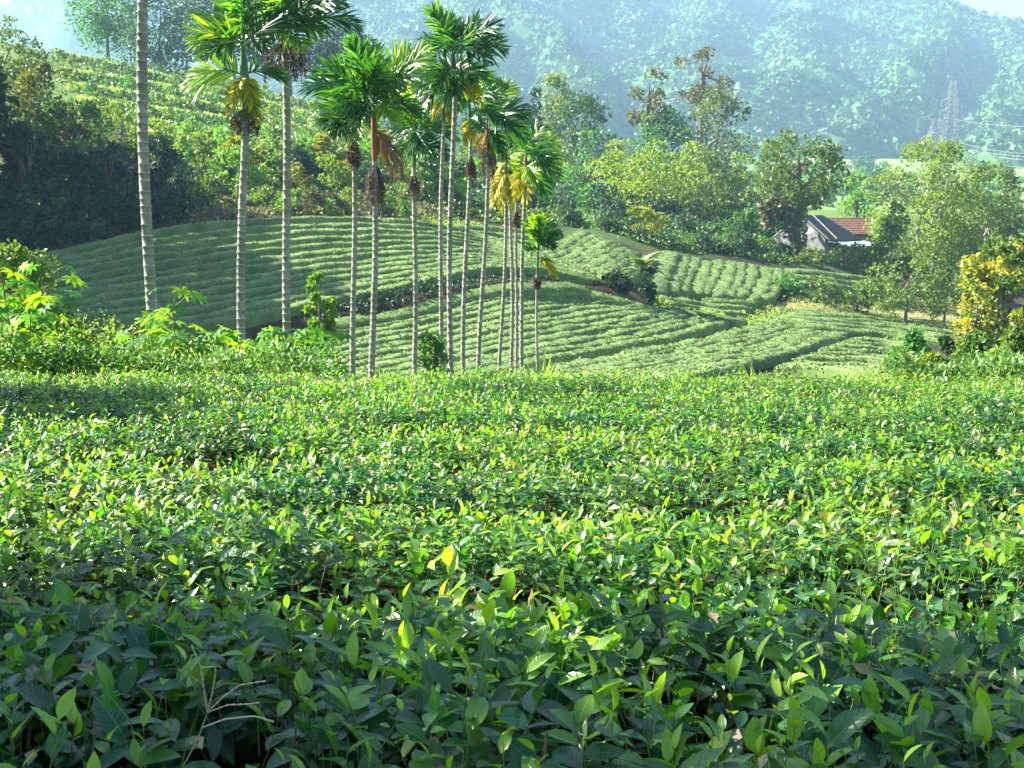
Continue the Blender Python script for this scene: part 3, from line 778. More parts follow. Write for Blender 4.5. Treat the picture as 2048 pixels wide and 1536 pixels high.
# ------------------------------------------------------------------ areca palms
def frond_mesh(P0, P2, arch, seed, roll=None, width=1., n=32, color=None, dead=False):
    r = np.random.RandomState(seed)
    P0 = np.array(P0, float); P2 = np.array(P2, float); L = np.linalg.norm(P2 - P0)
    P1 = (P0 + P2) / 2 + np.array([0, 0, arch * L]); P1[:2] = P0[:2] + (P1[:2] - P0[:2]) * .85
    t = np.linspace(0, 1, 40)[:, None]
    C = (1 - t) ** 2 * P0 + 2 * t * (1 - t) * P1 + t ** 2 * P2
    T = np.gradient(C, axis=0); T /= np.linalg.norm(T, axis=1, keepdims=True)
    mb = MB(); tube(mb, C[::3], np.linspace(.016, .004, len(C[::3])), 5, rnd=.8)
    N = np.array([r.uniform(-.35, .35), -.75, .65]) if roll is None else np.array(roll, float)
    arc = np.sum(np.linalg.norm(np.diff(C, axis=0), axis=1))
    for k in range(n):
        u = .14 + .84 * k / (n - 1); i = int(u * 39)
        ll = arc * .49 * width * (math.sin(math.pi * min(1, .18 + u * .80)) ** .7) * r.uniform(.85, 1.1)
        for sgn in (-1, 1):
            if r.uniform() < .04: continue
            S = np.cross(T[i], N); S /= np.linalg.norm(S) + 1e-9; S *= sgn
            nn_ = np.cross(S, T[i]) * sgn
            d = S * (.85 - .35 * u) + T[i] * (.5 + .65 * u) + nn_ * r.uniform(-.05, .55) + r.normal(0, .15, 3); d /= np.linalg.norm(d)
            g = np.array([0, 0, -1.]) * (r.uniform(.2, .95) if not dead else 1.5)
            w = .021 * min(1., .35 + arc * .55) * (.7 + .6 * math.sin(math.pi * u)) * r.uniform(.8, 1.25) * (1 if not dead else .6)
            q = C[i]; pts_ = []
            e1 = np.cross(d, nn_ + r.normal(0, .25, 3)); e1 /= np.linalg.norm(e1) + 1e-9
            cr = [0]
            for s_ in (0, .35, .7, 1.):
                p = q + d * ll * s_ + g * ll * .32 * s_ ** 2
                ww = w * (.45, 1., .9, .12)[(0, .35, .7, 1.).index(s_)]
                pts_ += [p - e1 * ww, p + nn_ * ww * .45, p + e1 * ww]
            f = []
            for a in range(3):
                b = a * 3; f += [(b, b + 1, b + 4, b + 3), (b + 1, b + 2, b + 5, b + 4)]
            aa = np.zeros((12, 3)); aa[:, 0] = [-1, 0, 1] * 4; aa[:, 1] = np.repeat([0, .35, .7, 1], 3)
            cc = (color if color is not None else .42) + r.normal(0, .13 if color != .45 else .28)
            aa[:, 2] = np.clip(cc + aa[:, 1] * .12, 0, 1)
            mb.add(pts_, f, aa, smooth=True)
    return mb
def palm(label, crown, base_px, d, dia, tips, shaft='shaft', shaft_len=.75, fruit=None, seed=0, dead_collar=0.):
    bx = pt(base_px[0], base_px[1], d)[0]; bz = float(terrain(bx, d))
    B = np.array([bx, d, bz]); Cw = pt(crown[0], crown[1], d) + [0, .0, 0]
    r = np.random.RandomState(seed)
    e = empty('areca_palm', B); tag(e, label, 'palm', 'areca palms standing behind the near tea field')
    top = Cw - B; top = top - np.array([0, 0, shaft_len])
    vis = pt(base_px[0], base_px[1], d) - B           # a point of the trunk seen in the photograph
    H = top[2]
    gap = r.uniform(.12, .17); pos = np.cumsum(r.uniform(gap * .75, gap * 1.3, 160)) - .15; pos = pos[pos < H - .05]
    zz = np.concatenate([[-.15]] + [[p - .012, p - .006, p + .006, p + .012] for p in pos] + [[H]]); zz = np.maximum.accumulate(zz + np.arange(len(zz)) * 1e-5); nseg = len(zz)
    isring = np.concatenate([[0]] + [[0, 1, 1, 0]] * len(pos) + [[0]]).astype(float)
    u = np.clip((zz - vis[2]) / (H - vis[2]), 0, 1)
    xx = vis[0] + (top[0] - vis[0]) * u + .04 * np.sin(zz * .8 + seed)
    yy = .03 * np.sin(zz * .6 + seed * 2)
    rad = dia / 2 * (1.12 - .22 * zz / H + .35 * np.exp(-(zz + .15) / .35)) * (1 + .07 * isring) * (1 + .02 * r.normal(0, 1, nseg))
    mb = MB(); tube(mb, np.stack([xx, yy, zz], 1), rad, 12, rnd=(isring * r.uniform(.15, .95, nseg))[:, None])
    mb.build('trunk', M['trunk'], e)
    t0 = np.array([xx[-1], yy[-1], H]); Cl = Cw - B
    k = np.linspace(0, 1, 9)[:, None]; Q = t0 + (Cl - t0) * k
    mb = MB(); rr_ = dia / 2 * np.array([.92, 1.02, 1.12, 1.15, 1.1, 1.0, .85, .65, .4]); tube(mb, Q, rr_, 10)
    mb.build('crownshaft', M[shaft], e)
    for q, tp in enumerate(tips):
        dx, dy, dep = tp[:3]; col = tp[3] if len(tp) > 3 else 'g'
        Pt = pt(crown[0] + dx, crown[1] + dy, d) - B + [0, dep, 0]
        L = np.linalg.norm(Pt - Cl)
        hang = dy > 60
        p0 = Cl + [0, 0, r.uniform(-.12, .0)] if not hang else Cl + [0, 0, -shaft_len * .45]
        arch = (.30 if dy > -60 else .10) if not hang else .34
        m_ = {'g': 'frond', 'y': 'yfrond', 'b': 'bfrond', 'l': 'frond'}[col]
        cc = {'g': r.uniform(.2, .5), 'y': .45, 'b': .5, 'l': .82}[col]
        o = frond_mesh(p0, Pt, arch, seed * 31 + q, width=(.62 if col in 'yb' else (1.15 if L < 1.2 else 1.0)), color=cc, dead=col == 'b').build('frond', M[m_], e)
        if col == 'y': tag(o, 'yellowed frond hanging down' if dy > 0 else 'yellowed frond')
        if col == 'b': tag(o, 'brown dead frond')
    # young spear leaf
    mb = MB(); tube(mb, [Cl - [0, 0, .1], Cl + [.03, 0, .35], Cl + [.06, .02, .7]], [.03, .018, .004], 5); mb.build('spear_leaf', M['frond'], e)
    if fruit:
        fx, fy, w, hh = fruit
        c = pt(fx, fy, d) - B; wm = w / F * d; hm = hh / F * d; top_ = np.array([t0[0], t0[1], c[2] + hm / 2])
        for sgn in (-1, 1):
            mb = MB()
            for s in range(34):
                a = r.uniform(-1, 1); q1 = top_ + np.array([sgn * wm * (.12 + .38 * r.uniform()), r.uniform(-.5, .5) * wm, -hm * r.uniform(.2, .5)])
                q2 = q1 + np.array([r.uniform(-.12, .12) * wm, r.uniform(-.1, .1), -hm * r.uniform(.25, .55)])
                tube(mb, resample(np.array([top_, q1, q2]), .16), .006, 3, rnd=r.uniform())
                kk = 6; ps = q1 + (q2 - q1) * r.uniform(0, 1, (kk, 1)) + r.normal(0, .02, (kk, 3))
                scatter(mb, *CARD, ps, frames(r.normal(0, 1, (kk, 3)), r.normal(0, 1, (kk, 3))), r.uniform(.03, .07, kk), r.uniform(0, 1, kk))
            mb.build('fruit_bunch', M['bunch'], e)
    return e
palm('tallest thick ringed palm trunk at far left with its crown above the picture', (279, -170), (300, 590), 17.5, .165,
     [(-190, 30, .3), (-150, -110, -.5), (-60, -190, .4), (90, -180, -.3), (180, -60, .5), (190, 60, -.3), (60, -120, 1.2), (-100, -60, -1.2)], seed=1)
palm('second palm from the left, with bright yellow fronds hanging round its green shaft', (486, 78), (484, 650), 20.5, .150,
     [(-122, 95, .2, 'l'), (-98, 5, -.3, 'l'), (-72, -50, .3), (-20, -150, .2), (40, -130, -.4), (62, 30, -.5), (-60, 50, -.6), (95, -60, .6), (-110, -70, .9), (20, -90, -1.0), (75, 75, .4),
      (34, 175, -.12, 'y'), (-28, 165, -.1, 'y'), (24, 150, .2, 'y'), (-16, 140, -.25, 'y'), (10, 160, .25, 'y')], shaft_len=1.45, fruit=(482, 248, 50, 62), seed=2)
palm('third palm from the left, dark crown cut by the top edge, brown bunch below', (566, 50), (577, 650), 21.5, .150,
     [(84, 25, -.3, 'l'), (150, 0, .2), (112, -55, .4), (40, -130, -.3), (-50, -110, .3), (-62, -40, -.5), (55, 60, -.6, 'l'), (130, -30, -.6), (-30, 50, -.5), (80, -90, .9), (-90, 10, .7), (20, -60, -1.1)],
     shaft='bshaft', shaft_len=.5, fruit=(570, 128, 76, 80), seed=3)
palm('fourth palm from the left, slim with a pale short crown and green shaft', (705, 235), (708, 715), 24.5, .115,
     [(-62, -60, .3), (-30, -100, -.3), (25, -90, .3), (-58, 20, -.4), (45, 25, .4), (-28, 45, -.6), (20, 48, -.6, 'l'), (-85, -25, .8)],
     shaft_len=.55, fruit=(702, 312, 24, 64), seed=4)
palm('fifth palm with big dark spreading fronds, rust brown shaft and a hanging dead frond', (747, 205), (745, 715), 23.5, .125,
     [(-142, -30, .1), (-110, -55, -.5), (-45, -125, -.2), (-5, -120, .3), (115, -105, -.1, 'l'), (70, -115, .5, 'l'), (95, -45, -.6), (92, 20, .3), (-70, 20, -.5), (-80, -95, .7), (50, 45, -.5, 'l'), (-30, 52, -.6), (20, -60, -1.2), (58, 145, .2, 'b'), (40, 150, .4, 'b'), (25, 120, .5, 'y')],
     shaft='bshaft', shaft_len=1.2, fruit=(748, 376, 32, 104), seed=5)
palm('sixth palm, medium height with drooping bluish fronds and a thin green shaft', (830, 255), (827, 715), 27, .115,
     [(-52, 12, .2), (-30, 62, -.4), (66, 62, -.2), (50, -50, .5, 'l'), (-8, -92, .2, 'l'), (84, 20, .4), (-62, -38, -.3), (20, 55, -.6), (62, -10, -.8), (-40, -75, .7), (-45, 40, .6)], shaft_len=.95, fruit=(834, 372, 18, 52), seed=6)
palm('seventh palm, yellow lower fronds half hidden by the tallest crown of the group', (888, 165), (879, 715), 26, .095,
     [(-62, 15, .3), (-50, -40, -.2), (42, -50, .4), (48, 40, -.3), (-22, 78, -.2, 'y'), (12, 82, .2, 'y'), (-46, 55, .5), (25, 60, -.6)], shaft_len=.9, seed=7)
palm('eighth palm, the tallest crown of the middle group against the blue mountain', (906, 98), (900, 715), 25, .115,
     [(-46, -84, .0), (-14, -72, .4), (52, -62, .3), (105, 0, .1), (92, -38, -.4), (-72, -12, .3), (-60, 62, -.2), (44, 72, -.5), (78, 66, .3), (-34, 92, -.5), (14, 105, -.4), (30, 90, .3, 'l'), (60, 118, -.1, 'y'), (74, 40, -.9), (-30, 30, -1.1), (35, 20, -1.2)], shaft_len=1.0, seed=8)
palm('ninth palm, its shaft wrapped by a long straw yellow hanging frond', (938, 200), (928, 715), 27.5, .105,
     [(-44, -30, .3), (40, -55, .2, 'l'), (62, -12, -.3), (58, 40, .4), (-42, 36, -.4), (-8, 96, -.2, 'y'), (10, 90, .2, 'y'), (30, 66, -.5)], shaft_len=1.0, fruit=(937, 338, 18, 50), seed=9)
palm('tenth palm, broad leaning fronds and a thick brown bunch above a grey trunk', (975, 225), (960, 715), 28.5, .105,
     [(52, -52, .1, 'l'), (82, 5, -.1), (80, 55, .3), (-42, 30, -.3), (-38, -36, .3), (28, -60, -.4), (30, 92, -.2), (55, 30, -.8), (8, 112, .1, 'y'), (-18, 80, .4, 'b')], shaft='bshaft', shaft_len=.9, fruit=(976, 318, 30, 110), seed=10)
palm('eleventh palm, low crown with golden fronds hanging over its slim ringed trunk', (1012, 318), (1001, 715), 31, .095,
     [(-22, -32, .3, 'l'), (36, -12, -.2, 'l'), (-30, 100, -.1, 'y'), (-10, 112, .2, 'y'), (14, 105, -.3, 'y'), (-32, 50, .4, 'y'), (32, 40, .3, 'l')], shaft='bshaft', shaft_len=.8, seed=11)
palm('twelfth palm, dark drooping crown between the golden ones', (1022, 255), (1022, 715), 33, .095,
     [(-38, -10, .3), (24, -28, .3), (50, 18, -.3), (46, 60, .2), (-28, 52, -.3), (8, 72, -.5), (-12, -42, -.3)], shaft_len=.9, seed=12)
palm('thirteenth palm, thin dark trunk close beside the fourteenth', (1036, 330), (1030, 715), 32, .080,
     [(-30, -20, .3), (24, -40, .3, 'l'), (34, 10, -.3), (-26, 40, -.3), (6, 70, -.3, 'b')], shaft='bshaft', shaft_len=.7, fruit=(1032, 440, 14, 40), seed=13)
palm('fourteenth palm, bright lime fronds reaching right and yellow ones hanging', (1052, 300), (1041, 715), 30, .100,
     [(72, 25, .2, 'l'), (64, 60, -.2), (36, -48, .3), (66, -12, .4, 'l'), (-36, -20, -.2), (-24, 105, -.1, 'y'), (20, 70, -.5, 'l'), (-2, 118, .2, 'y'), (46, 96, .4), (38, 20, -.9)], shaft='bshaft', shaft_len=.9, seed=14)
palm('smallest and rightmost palm, short green crown level with the tea terraces', (1077, 490), (1075, 720), 29, .065,
     [(-24, -48, .1), (-2, -56, -.1, 'l'), (22, -52, .2), (-30, 8, -.1), (44, -24, .2), (34, 4, -.3), (-18, 22, .3, 'l'), (38, 66, -.1, 'y'), (14, -40, -.4)], shaft_len=.75, fruit=(1077, 566, 12, 26), seed=15)
print('palms done')

# ------------------------------------------------------------------ trees and shrubs
def cards_on_lobes(mb, cen, rad, n, size, r, flat=1., droop=0., rb=.5, mat=0, gap=.0):
    cen = np.asarray(cen, float); rad = np.asarray(rad, float)
    w = rad ** 2; w = w / w.sum(); k = r.choice(len(cen), n, p=w)
    v = r.normal(0, 1, (n, 3)); v[:, 2] += .35; v /= np.linalg.norm(v, axis=1, keepdims=True)
    rr = rad[k][:, None] * (r.uniform(.55, 1.12, (n, 1)) ** .7)
    off = v * rr; off[:, 2] *= flat
    pos = cen[k] + off
    d = v * .5 + r.normal(0, .7, (n, 3)); d[:, 2] -= droop
    nrm = v * .9 + r.normal(0, .45, (n, 3)); nrm[:, 2] += .25
    lob = r.normal(0, .22, len(cen))
    rnd = np.clip(rb + lob[k] + r.normal(0, .16, n), 0, 1)
    s = size * r.uniform(.6, 1.35, n)
    scatter(mb, *CARD, pos, frames(d, nrm), np.stack([s * .9, s * (1 + droop), s], 1), rnd, mat=mat, smooth=False)
def make_tree(name, label, cat, loc, h, w, mat, group=None, lobes=26, n=3500, size=.30, trunk_h=.3, trunk_r=None, seed=0, lr=(.2, .32),
              shape='round', bark='bark', droop=0., flat=.85, stems=1, lean=0., rb=.5, parent_leaf='crown'):
    r = np.random.RandomState(seed + 900)
    e = empty(name, loc); tag(e, label, cat, group)
    tr = trunk_r or h * .016 + .04
    # lobes fill an irregular crown
    cen = []; c0 = h * trunk_h; ch = h - c0
    while len(cen) < lobes:
        a = r.uniform(0, 6.283); u = r.uniform(0, 1)
        if shape == 'round': prof = math.sin(math.pi * min(1, (.12 + u * .83))) ** .6
        elif shape == 'column': prof = (1 - u) ** .35 * .95 if u > .1 else .8
        elif shape == 'umbrella': prof = .35 + .65 * math.sin(math.pi * min(1, .25 + u * .6)) if u < .8 else .75
        elif shape == 'cone': prof = 1.05 - u * .85
        elif shape == 'dome': prof = math.sqrt(max(0, 1 - u * u)) * .98
        else: prof = .9
        q = w / 2 * prof * math.sqrt(r.uniform(.12, 1)) * .86
        cen.append((q * math.cos(a) + lean * u * w, q * math.sin(a), c0 + u * ch * .93))
    cen = np.array(cen); rad = w * r.uniform(lr[0], lr[1], lobes) * .62
    rad = rad * (1 - .3 * (cen[:, 2] - c0) / ch)
    mb = MB(); cards_on_lobes(mb, cen, rad, n, size, r, flat, droop, rb)
    mb.build(parent_leaf, M[mat], e)
    tb = MB()
    for s in range(stems):
        a = r.uniform(0, 6.283); bx = (0 if stems == 1 else .05 * w)
        P0 = np.array([bx * math.cos(a), bx * math.sin(a), -.3]); P1 = np.array([bx * 1.5 * math.cos(a) + lean * .2 * w, bx * 1.5 * math.sin(a), c0 + ch * .25])
        P2 = np.array([lean * .6 * w + r.normal(0, .04) * w, r.normal(0, .05) * w, c0 + ch * .72])
        Q = np.array([P0, P0 * .6 + P1 * .4 + r.normal(0, .01, 3) * w, P1, P2]); tube(tb, Q, [tr * 1.25, tr, tr * .75, tr * .22], 7)
        pick = r.choice(lobes, min(lobes, 9 if stems == 1 else 4), replace=False)
        for p in pick:
            f = r.uniform(.15, .8); S = P1 * (1 - f) + P2 * f if f > .3 else P1
            c = cen[p]; mid_ = (S + c) / 2 + [0, 0, -abs(r.normal(0, .04)) * h]
            tube(tb, np.array([S, mid_, c]), [tr * .45, tr * .28, tr * .08], 5)
    tb.build('trunk', M[bark], e)
    return e
def at_top(px, top, d, w_px):
    """base point, height and width of a tree whose top and width are seen in the photograph"""
    a, _ = ray(px, 450); x = float(a) * d; z = float(terrain(x, d)); zt = float(ray(px, top)[1]) * d
    return (x, d, z), zt - z, w_px / F * d
def T(label, px, top, d, wpx, mat, name='tree', cat='tree', group=None, **k):
    loc, h, w = at_top(px, top, d, wpx * 1.08); h = max(h, .8)
    k.setdefault('size', max(.16, min(.46, d * .0033)))
    k.setdefault('seed', int(px * 3 + top + d))
    area_ = h * w * (1 - k.get('trunk_h', .3) * .7)
    k.setdefault('n', int(min(8000, max(600, 5.6 * area_ / k['size'] ** 2))))
    k.setdefault('lobes', 36 if d < 45 else int(min(60, max(12, h * w / 2.2))))
    return make_tree(name, label, cat, loc, h, w, mat, group, **k)
WALL = 'dense trees along the left edge of the tea valley'
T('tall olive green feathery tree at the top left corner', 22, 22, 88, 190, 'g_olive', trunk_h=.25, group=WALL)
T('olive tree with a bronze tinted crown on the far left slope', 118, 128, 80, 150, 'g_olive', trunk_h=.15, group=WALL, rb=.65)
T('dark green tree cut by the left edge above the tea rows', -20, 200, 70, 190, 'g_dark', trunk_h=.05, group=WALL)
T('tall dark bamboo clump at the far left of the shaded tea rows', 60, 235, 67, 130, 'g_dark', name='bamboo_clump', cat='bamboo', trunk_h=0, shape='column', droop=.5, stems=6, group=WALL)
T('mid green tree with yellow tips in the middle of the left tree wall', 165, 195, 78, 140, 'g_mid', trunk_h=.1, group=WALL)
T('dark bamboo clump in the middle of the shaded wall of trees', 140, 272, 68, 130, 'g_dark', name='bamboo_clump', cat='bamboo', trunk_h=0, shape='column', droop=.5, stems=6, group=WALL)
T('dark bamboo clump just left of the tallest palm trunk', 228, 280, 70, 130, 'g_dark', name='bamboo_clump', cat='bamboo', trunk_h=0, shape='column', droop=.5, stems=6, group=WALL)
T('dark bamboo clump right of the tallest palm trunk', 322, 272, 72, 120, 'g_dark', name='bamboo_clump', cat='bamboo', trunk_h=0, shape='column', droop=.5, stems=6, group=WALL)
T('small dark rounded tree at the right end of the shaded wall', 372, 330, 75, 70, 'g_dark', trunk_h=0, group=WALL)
T('bright olive bush tree behind the bamboo left of the tallest palm', 250, 205, 90, 130, 'g_lime', trunk_h=.05, group=WALL)
T('light green tree behind the dark bamboo right of the tallest palm', 330, 225, 92, 110, 'g_lime', trunk_h=.05, group=WALL)
T('yellowish tree between the corner tree and the hill terraces', 60, 250, 76, 120, 'g_mid', trunk_h=.1, group=WALL, rb=.7)
RG = 'trees standing on the ridge of the left hill'
T('tall airy tree on the ridge left of the tallest palm trunk', 235, -60, 178, 150, 'g_mid', group=RG, trunk_h=.2)
T('dark broad tree on the ridge just right of the tallest palm trunk', 335, -30, 172, 150, 'g_teal', group=RG, trunk_h=.05)
T('pale green tree on the ridge behind the second palm crown', 425, -60, 178, 120, 'g_teal', group=RG, trunk_h=.2)
for k, (px, top, w) in enumerate([(480, 30, 90), (540, 60, 80), (590, 90, 70), (640, 62, 80), (690, 40, 90), (735, 60, 70)]):
    T(['slim dark tree on the ridge between the second and third palm', 'dark ridge tree directly behind the third palm trunk', 'low dark ridge tree right of the third palm trunk',
       'dark ridge tree with a bare trunk left of the fourth palm', 'tall dark ridge tree behind the fourth palm crown', 'dark ridge tree behind the fifth palm crown'][k],
      px, top, 176, w, 'g_dark', group=RG, trunk_h=.45, lr=(.2, .34))
T('round dark tree low on the ridge behind the sixth palm', 800, 150, 168, 90, 'g_dark', group=RG, trunk_h=.1)
T('bluish tree at the end of the ridge behind the seventh palm', 850, 175, 165, 80, 'g_teal', group=RG, trunk_h=.1)
MID = 'trees in the middle distance between hill and house'
T('dark smooth bamboo like tree right of the tallest middle palm', 1058, 150, 150, 70, 'g_dark', group=MID, trunk_h=0, shape='column')
T('pale lime tree behind the dark column tree', 1108, 138, 165, 90, 'g_lime', group=MID, trunk_h=.1)
T('bluish green leafy tree left of the bare topped tree', 1160, 178, 138, 150, 'g_teal', group=MID, trunk_h=.05, size=.45, rb=.6)
T('lower leafy tree in front of the bluish green tree', 1190, 260, 128, 130, 'g_mid', group=MID, trunk_h=.05)
T('sparse brownish tree with open limbs, left of the highest one', 1292, 138, 150, 105, 'g_brown', group=MID, trunk_h=.62, lobes=16, n=1100, lr=(.14, .2), rb=.6)
T('highest sparse tree with forked bare limbs and brownish leaves', 1398, 98, 155, 115, 'g_brown', group=MID, trunk_h=.66, lobes=13, n=950, lr=(.15, .22), rb=.6)
T('silvery green rounded tree below the highest bare limbs', 1425, 168, 145, 150, 'g_pale', group=MID, trunk_h=.1, size=.45)
T('soft green tree between the two sparse trees', 1320, 215, 148, 130, 'g_mid', group=MID, trunk_h=.1)
T('wide spreading yellow green tree in front of the silvery one', 1290, 282, 118, 260, 'g_yel', group=MID, trunk_h=.35, shape='umbrella', lr=(.12, .18), lobes=50)
T('green tree right behind the wide yellow green one', 1390, 300, 126, 170, 'g_mid', group=MID, trunk_h=.15)
T('dark green tree at the foot of the wide yellow green one', 1215, 375, 106, 110, 'g_dark', group=MID, trunk_h=0)
T('light green open tree left of the creeper clad tree', 1470, 300, 128, 120, 'g_lime', group=MID, trunk_h=.15, lr=(.13, .2))
T('pale tree behind the creeper clad tree', 1560, 262, 165, 100, 'g_pale', group=MID, trunk_h=.1)
T('small bright tree with a thin trunk standing on the tea slope', 1290, 412, 84, 95, 'g_yel', group=MID, trunk_h=.3, lr=(.14, .22))
T('light green tree beyond the red tiled roof', 1715, 345, 128, 90, 'g_lime', group=MID, trunk_h=.1)
e = T('tree with a creeper clad trunk left of the house', 1597, 272, 98, 175, 'g_mid', group=MID, trunk_h=.42, trunk_r=.32, shape='umbrella', lr=(.14, .24), size=.4)
r = np.random.RandomState(5); H_ = 4.8
mb = MB(); k = 1500; th = r.uniform(0, 6.283, k); zz = r.uniform(0, H_ + 1, k); rr_ = .42 + .25 * r.uniform(0, 1, k)
d = np.stack([np.cos(th), np.sin(th), -.3 * np.ones(k)], 1)
scatter(mb, *CARD, np.stack([rr_ * np.cos(th), rr_ * np.sin(th), zz], 1), frames(d + r.normal(0, .5, (k, 3)), d + [0, 0, .5]), r.uniform(.15, .3, k), r.uniform(.2, 1, k), smooth=False)
mb.build('creeper', M['g_olive'], e)
mb = MB(); cards_on_lobes(mb, [(-1.6, 0, 4.2), (-2.2, .3, 3.5), (-1.2, -.3, 3.6), (-2.6, 0, 4.3)], [.8, .7, .6, .6], 500, .42, r, 1.2, .9); mb.build('dead_leaves', M['g_brown'], e)
T('large pale green tree with several stems right of the house', 1860, 284, 106, 290, 'g_lime', group=MID, trunk_h=.12, lobes=75, lr=(.12, .19), stems=3, bark='palebark', size=.32, rb=.5, n=9500)
T('outer right tree with rounded pale leaf clumps beside the large one', 1975, 330, 110, 190, 'g_mid', group=MID, trunk_h=.25, lobes=40, lr=(.12, .18), bark='palebark', rb=.6)
T('slender tree in front of the verandah with a light trunk', 1785, 400, 96, 100, 'g_mid', group=MID, trunk_h=.2, bark='palebark')
T('broad citrus tree with a short dark trunk at the edge of the tea strip', 1822, 520, 70, 185, 'g_olive', name='citrus_tree', group=MID, trunk_h=.22, rb=.55, lobes=45, lr=(.12, .2))
T('second citrus tree touching the right side of the broad one', 1900, 545, 74, 110, 'g_olive', name='citrus_tree', group=MID, trunk_h=.15, rb=.5)
T('golden leaved tree at the right edge of the picture', 2010, 470, 42, 200, 'g_gold', name='golden_tree', group=MID, trunk_h=.05, size=.22, lobes=60, lr=(.14, .22), rb=.52, n=6500)
T('small golden topped tree in front of the golden leaved one', 1962, 555, 40, 100, 'g_gold', name='golden_tree', group=MID, trunk_h=.1, size=.18, rb=.58)
T('citrus bush at the left end of the sandy bank', 1578, 552, 76, 72, 'g_mid', name='citrus_bush', cat='bush', trunk_h=.05)
T('round citrus bush in the middle of the sandy bank', 1652, 558, 74, 92, 'g_mid', name='citrus_bush', cat='bush', trunk_h=.05)
T('citrus bush right of the round one on the sandy bank', 1722, 568, 76, 78, 'g_mid', name='citrus_bush', cat='bush', trunk_h=.05)
T('small light bush in front of the grey gable wall', 1625, 500, 92, 62, 'g_olive', name='bush', cat='bush', trunk_h=.02, rb=.8)
T('bright little bush between the knoll and the creeper clad tree', 1520, 480, 96, 50, 'g_lime', name='bush', cat='bush', trunk_h=.02)
T('dark bush hiding the left part of the grey gable wall', 1560, 445, 97, 62, 'g_dark', name='bush', cat='bush', trunk_h=0)
T('bush in front of the verandah', 1700, 490, 97, 90, 'g_mid', name='bush', cat='bush', trunk_h=.0)
T('dark bush on the earth mound beside the banana plant', 1240, 545, 59, 60, 'g_dark', name='bush', cat='bush', trunk_h=0)
T('second dark bush on the earth mound right of the banana plant', 1300, 535, 60, 46, 'g_dark', name='bush', cat='bush', trunk_h=0)
T('small leafy bush standing among the palm trunks', 864, 652, 24, 62, 'g_mid', name='bush', cat='bush', trunk_h=.1, size=.09, n=1500)
T('young pale yellow green tree beside the third palm trunk', 634, 540, 21, 66, 'g_lime', name='young_tree', cat='tree', trunk_h=.42, size=.09, n=1700, lobes=26, trunk_r=.03, shape='round', lr=(.12, .2))

LMX = [(-9e9, 'at the far left'), (120, 'left of the tallest palm'), (300, 'between tallest and second palm'), (484, 'between second and third palm'), (575, 'between third and fourth palm'), (725, 'between fifth and sixth palm'),
       (828, 'right of the sixth palm'), (930, 'right of the ninth palm'), (1085, 'left of the slope tree'), (1290, 'right of the slope tree'), (1440, 'left of the creeper clad tree'), (1600, 'above the house'), (1740, 'right of the house'), (1900, 'at the far right')]
def where(px):
    w = LMX[0][1]
    for a, n in LMX:
        if px >= a: w = n
    return w
TONE = {'d': 'dark green', 'm': 'mid green', 'l': 'light green', 'y': 'yellow green', 't': 'bluish green', 'o': 'olive', 'b': 'brown'}
# copies of a few shrub kinds
def proto(mat, seed, size, n, lobes, name='shrub', shape='dome', lr=(.2, .34)):
    e = make_tree(name, None, None, (0, 0, -500), 1.0, 1.15, mat, lobes=lobes, n=n, size=size, trunk_h=0, trunk_r=.02, seed=seed, shape=shape, lr=lr, flat=.8)
    return e
PRO = {}
def shrub_copy(kind, loc, s, rz, label, group, name='shrub', cat='shrub', sz=1.):
    src = PRO[kind]
    o = src.copy(); COL.objects.link(o); o.name = name; o.location = tuple(float(v) for v in loc); o.scale = (s, s, s * sz); o.rotation_euler = (0, 0, rz)
    tag(o, label, cat, group)
    for ch in src.children:
        c = ch.copy(); COL.objects.link(c); c.parent = o
    return o
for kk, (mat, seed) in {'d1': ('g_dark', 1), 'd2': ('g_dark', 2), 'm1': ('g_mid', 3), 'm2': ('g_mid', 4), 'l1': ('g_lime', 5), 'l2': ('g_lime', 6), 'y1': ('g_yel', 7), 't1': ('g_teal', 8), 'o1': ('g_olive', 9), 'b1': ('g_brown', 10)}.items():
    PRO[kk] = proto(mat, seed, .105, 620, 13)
rr = np.random.RandomState(77)
HLB = 'leafy green shrub planted on the contour terraces of the left hill'
HG = 'shrubs planted on the left hill terraces'
TERR = [[(90, 80), (300, 118), (520, 190), (700, 230), (860, 275)], [(110, 108), (300, 150), (470, 195), (640, 240), (840, 300)], [(120, 145), (300, 172), (460, 205), (640, 255), (840, 318)],
        [(140, 175), (300, 198), (460, 222), (640, 275), (830, 336)], [(160, 205), (300, 225), (460, 244), (640, 298), (820, 352)], [(250, 245), (380, 262), (530, 290), (660, 322), (820, 368)],
        [(280, 270), (380, 285), (530, 318), (680, 350), (830, 384)], [(380, 310), (500, 335), (640, 362), (800, 396)]]
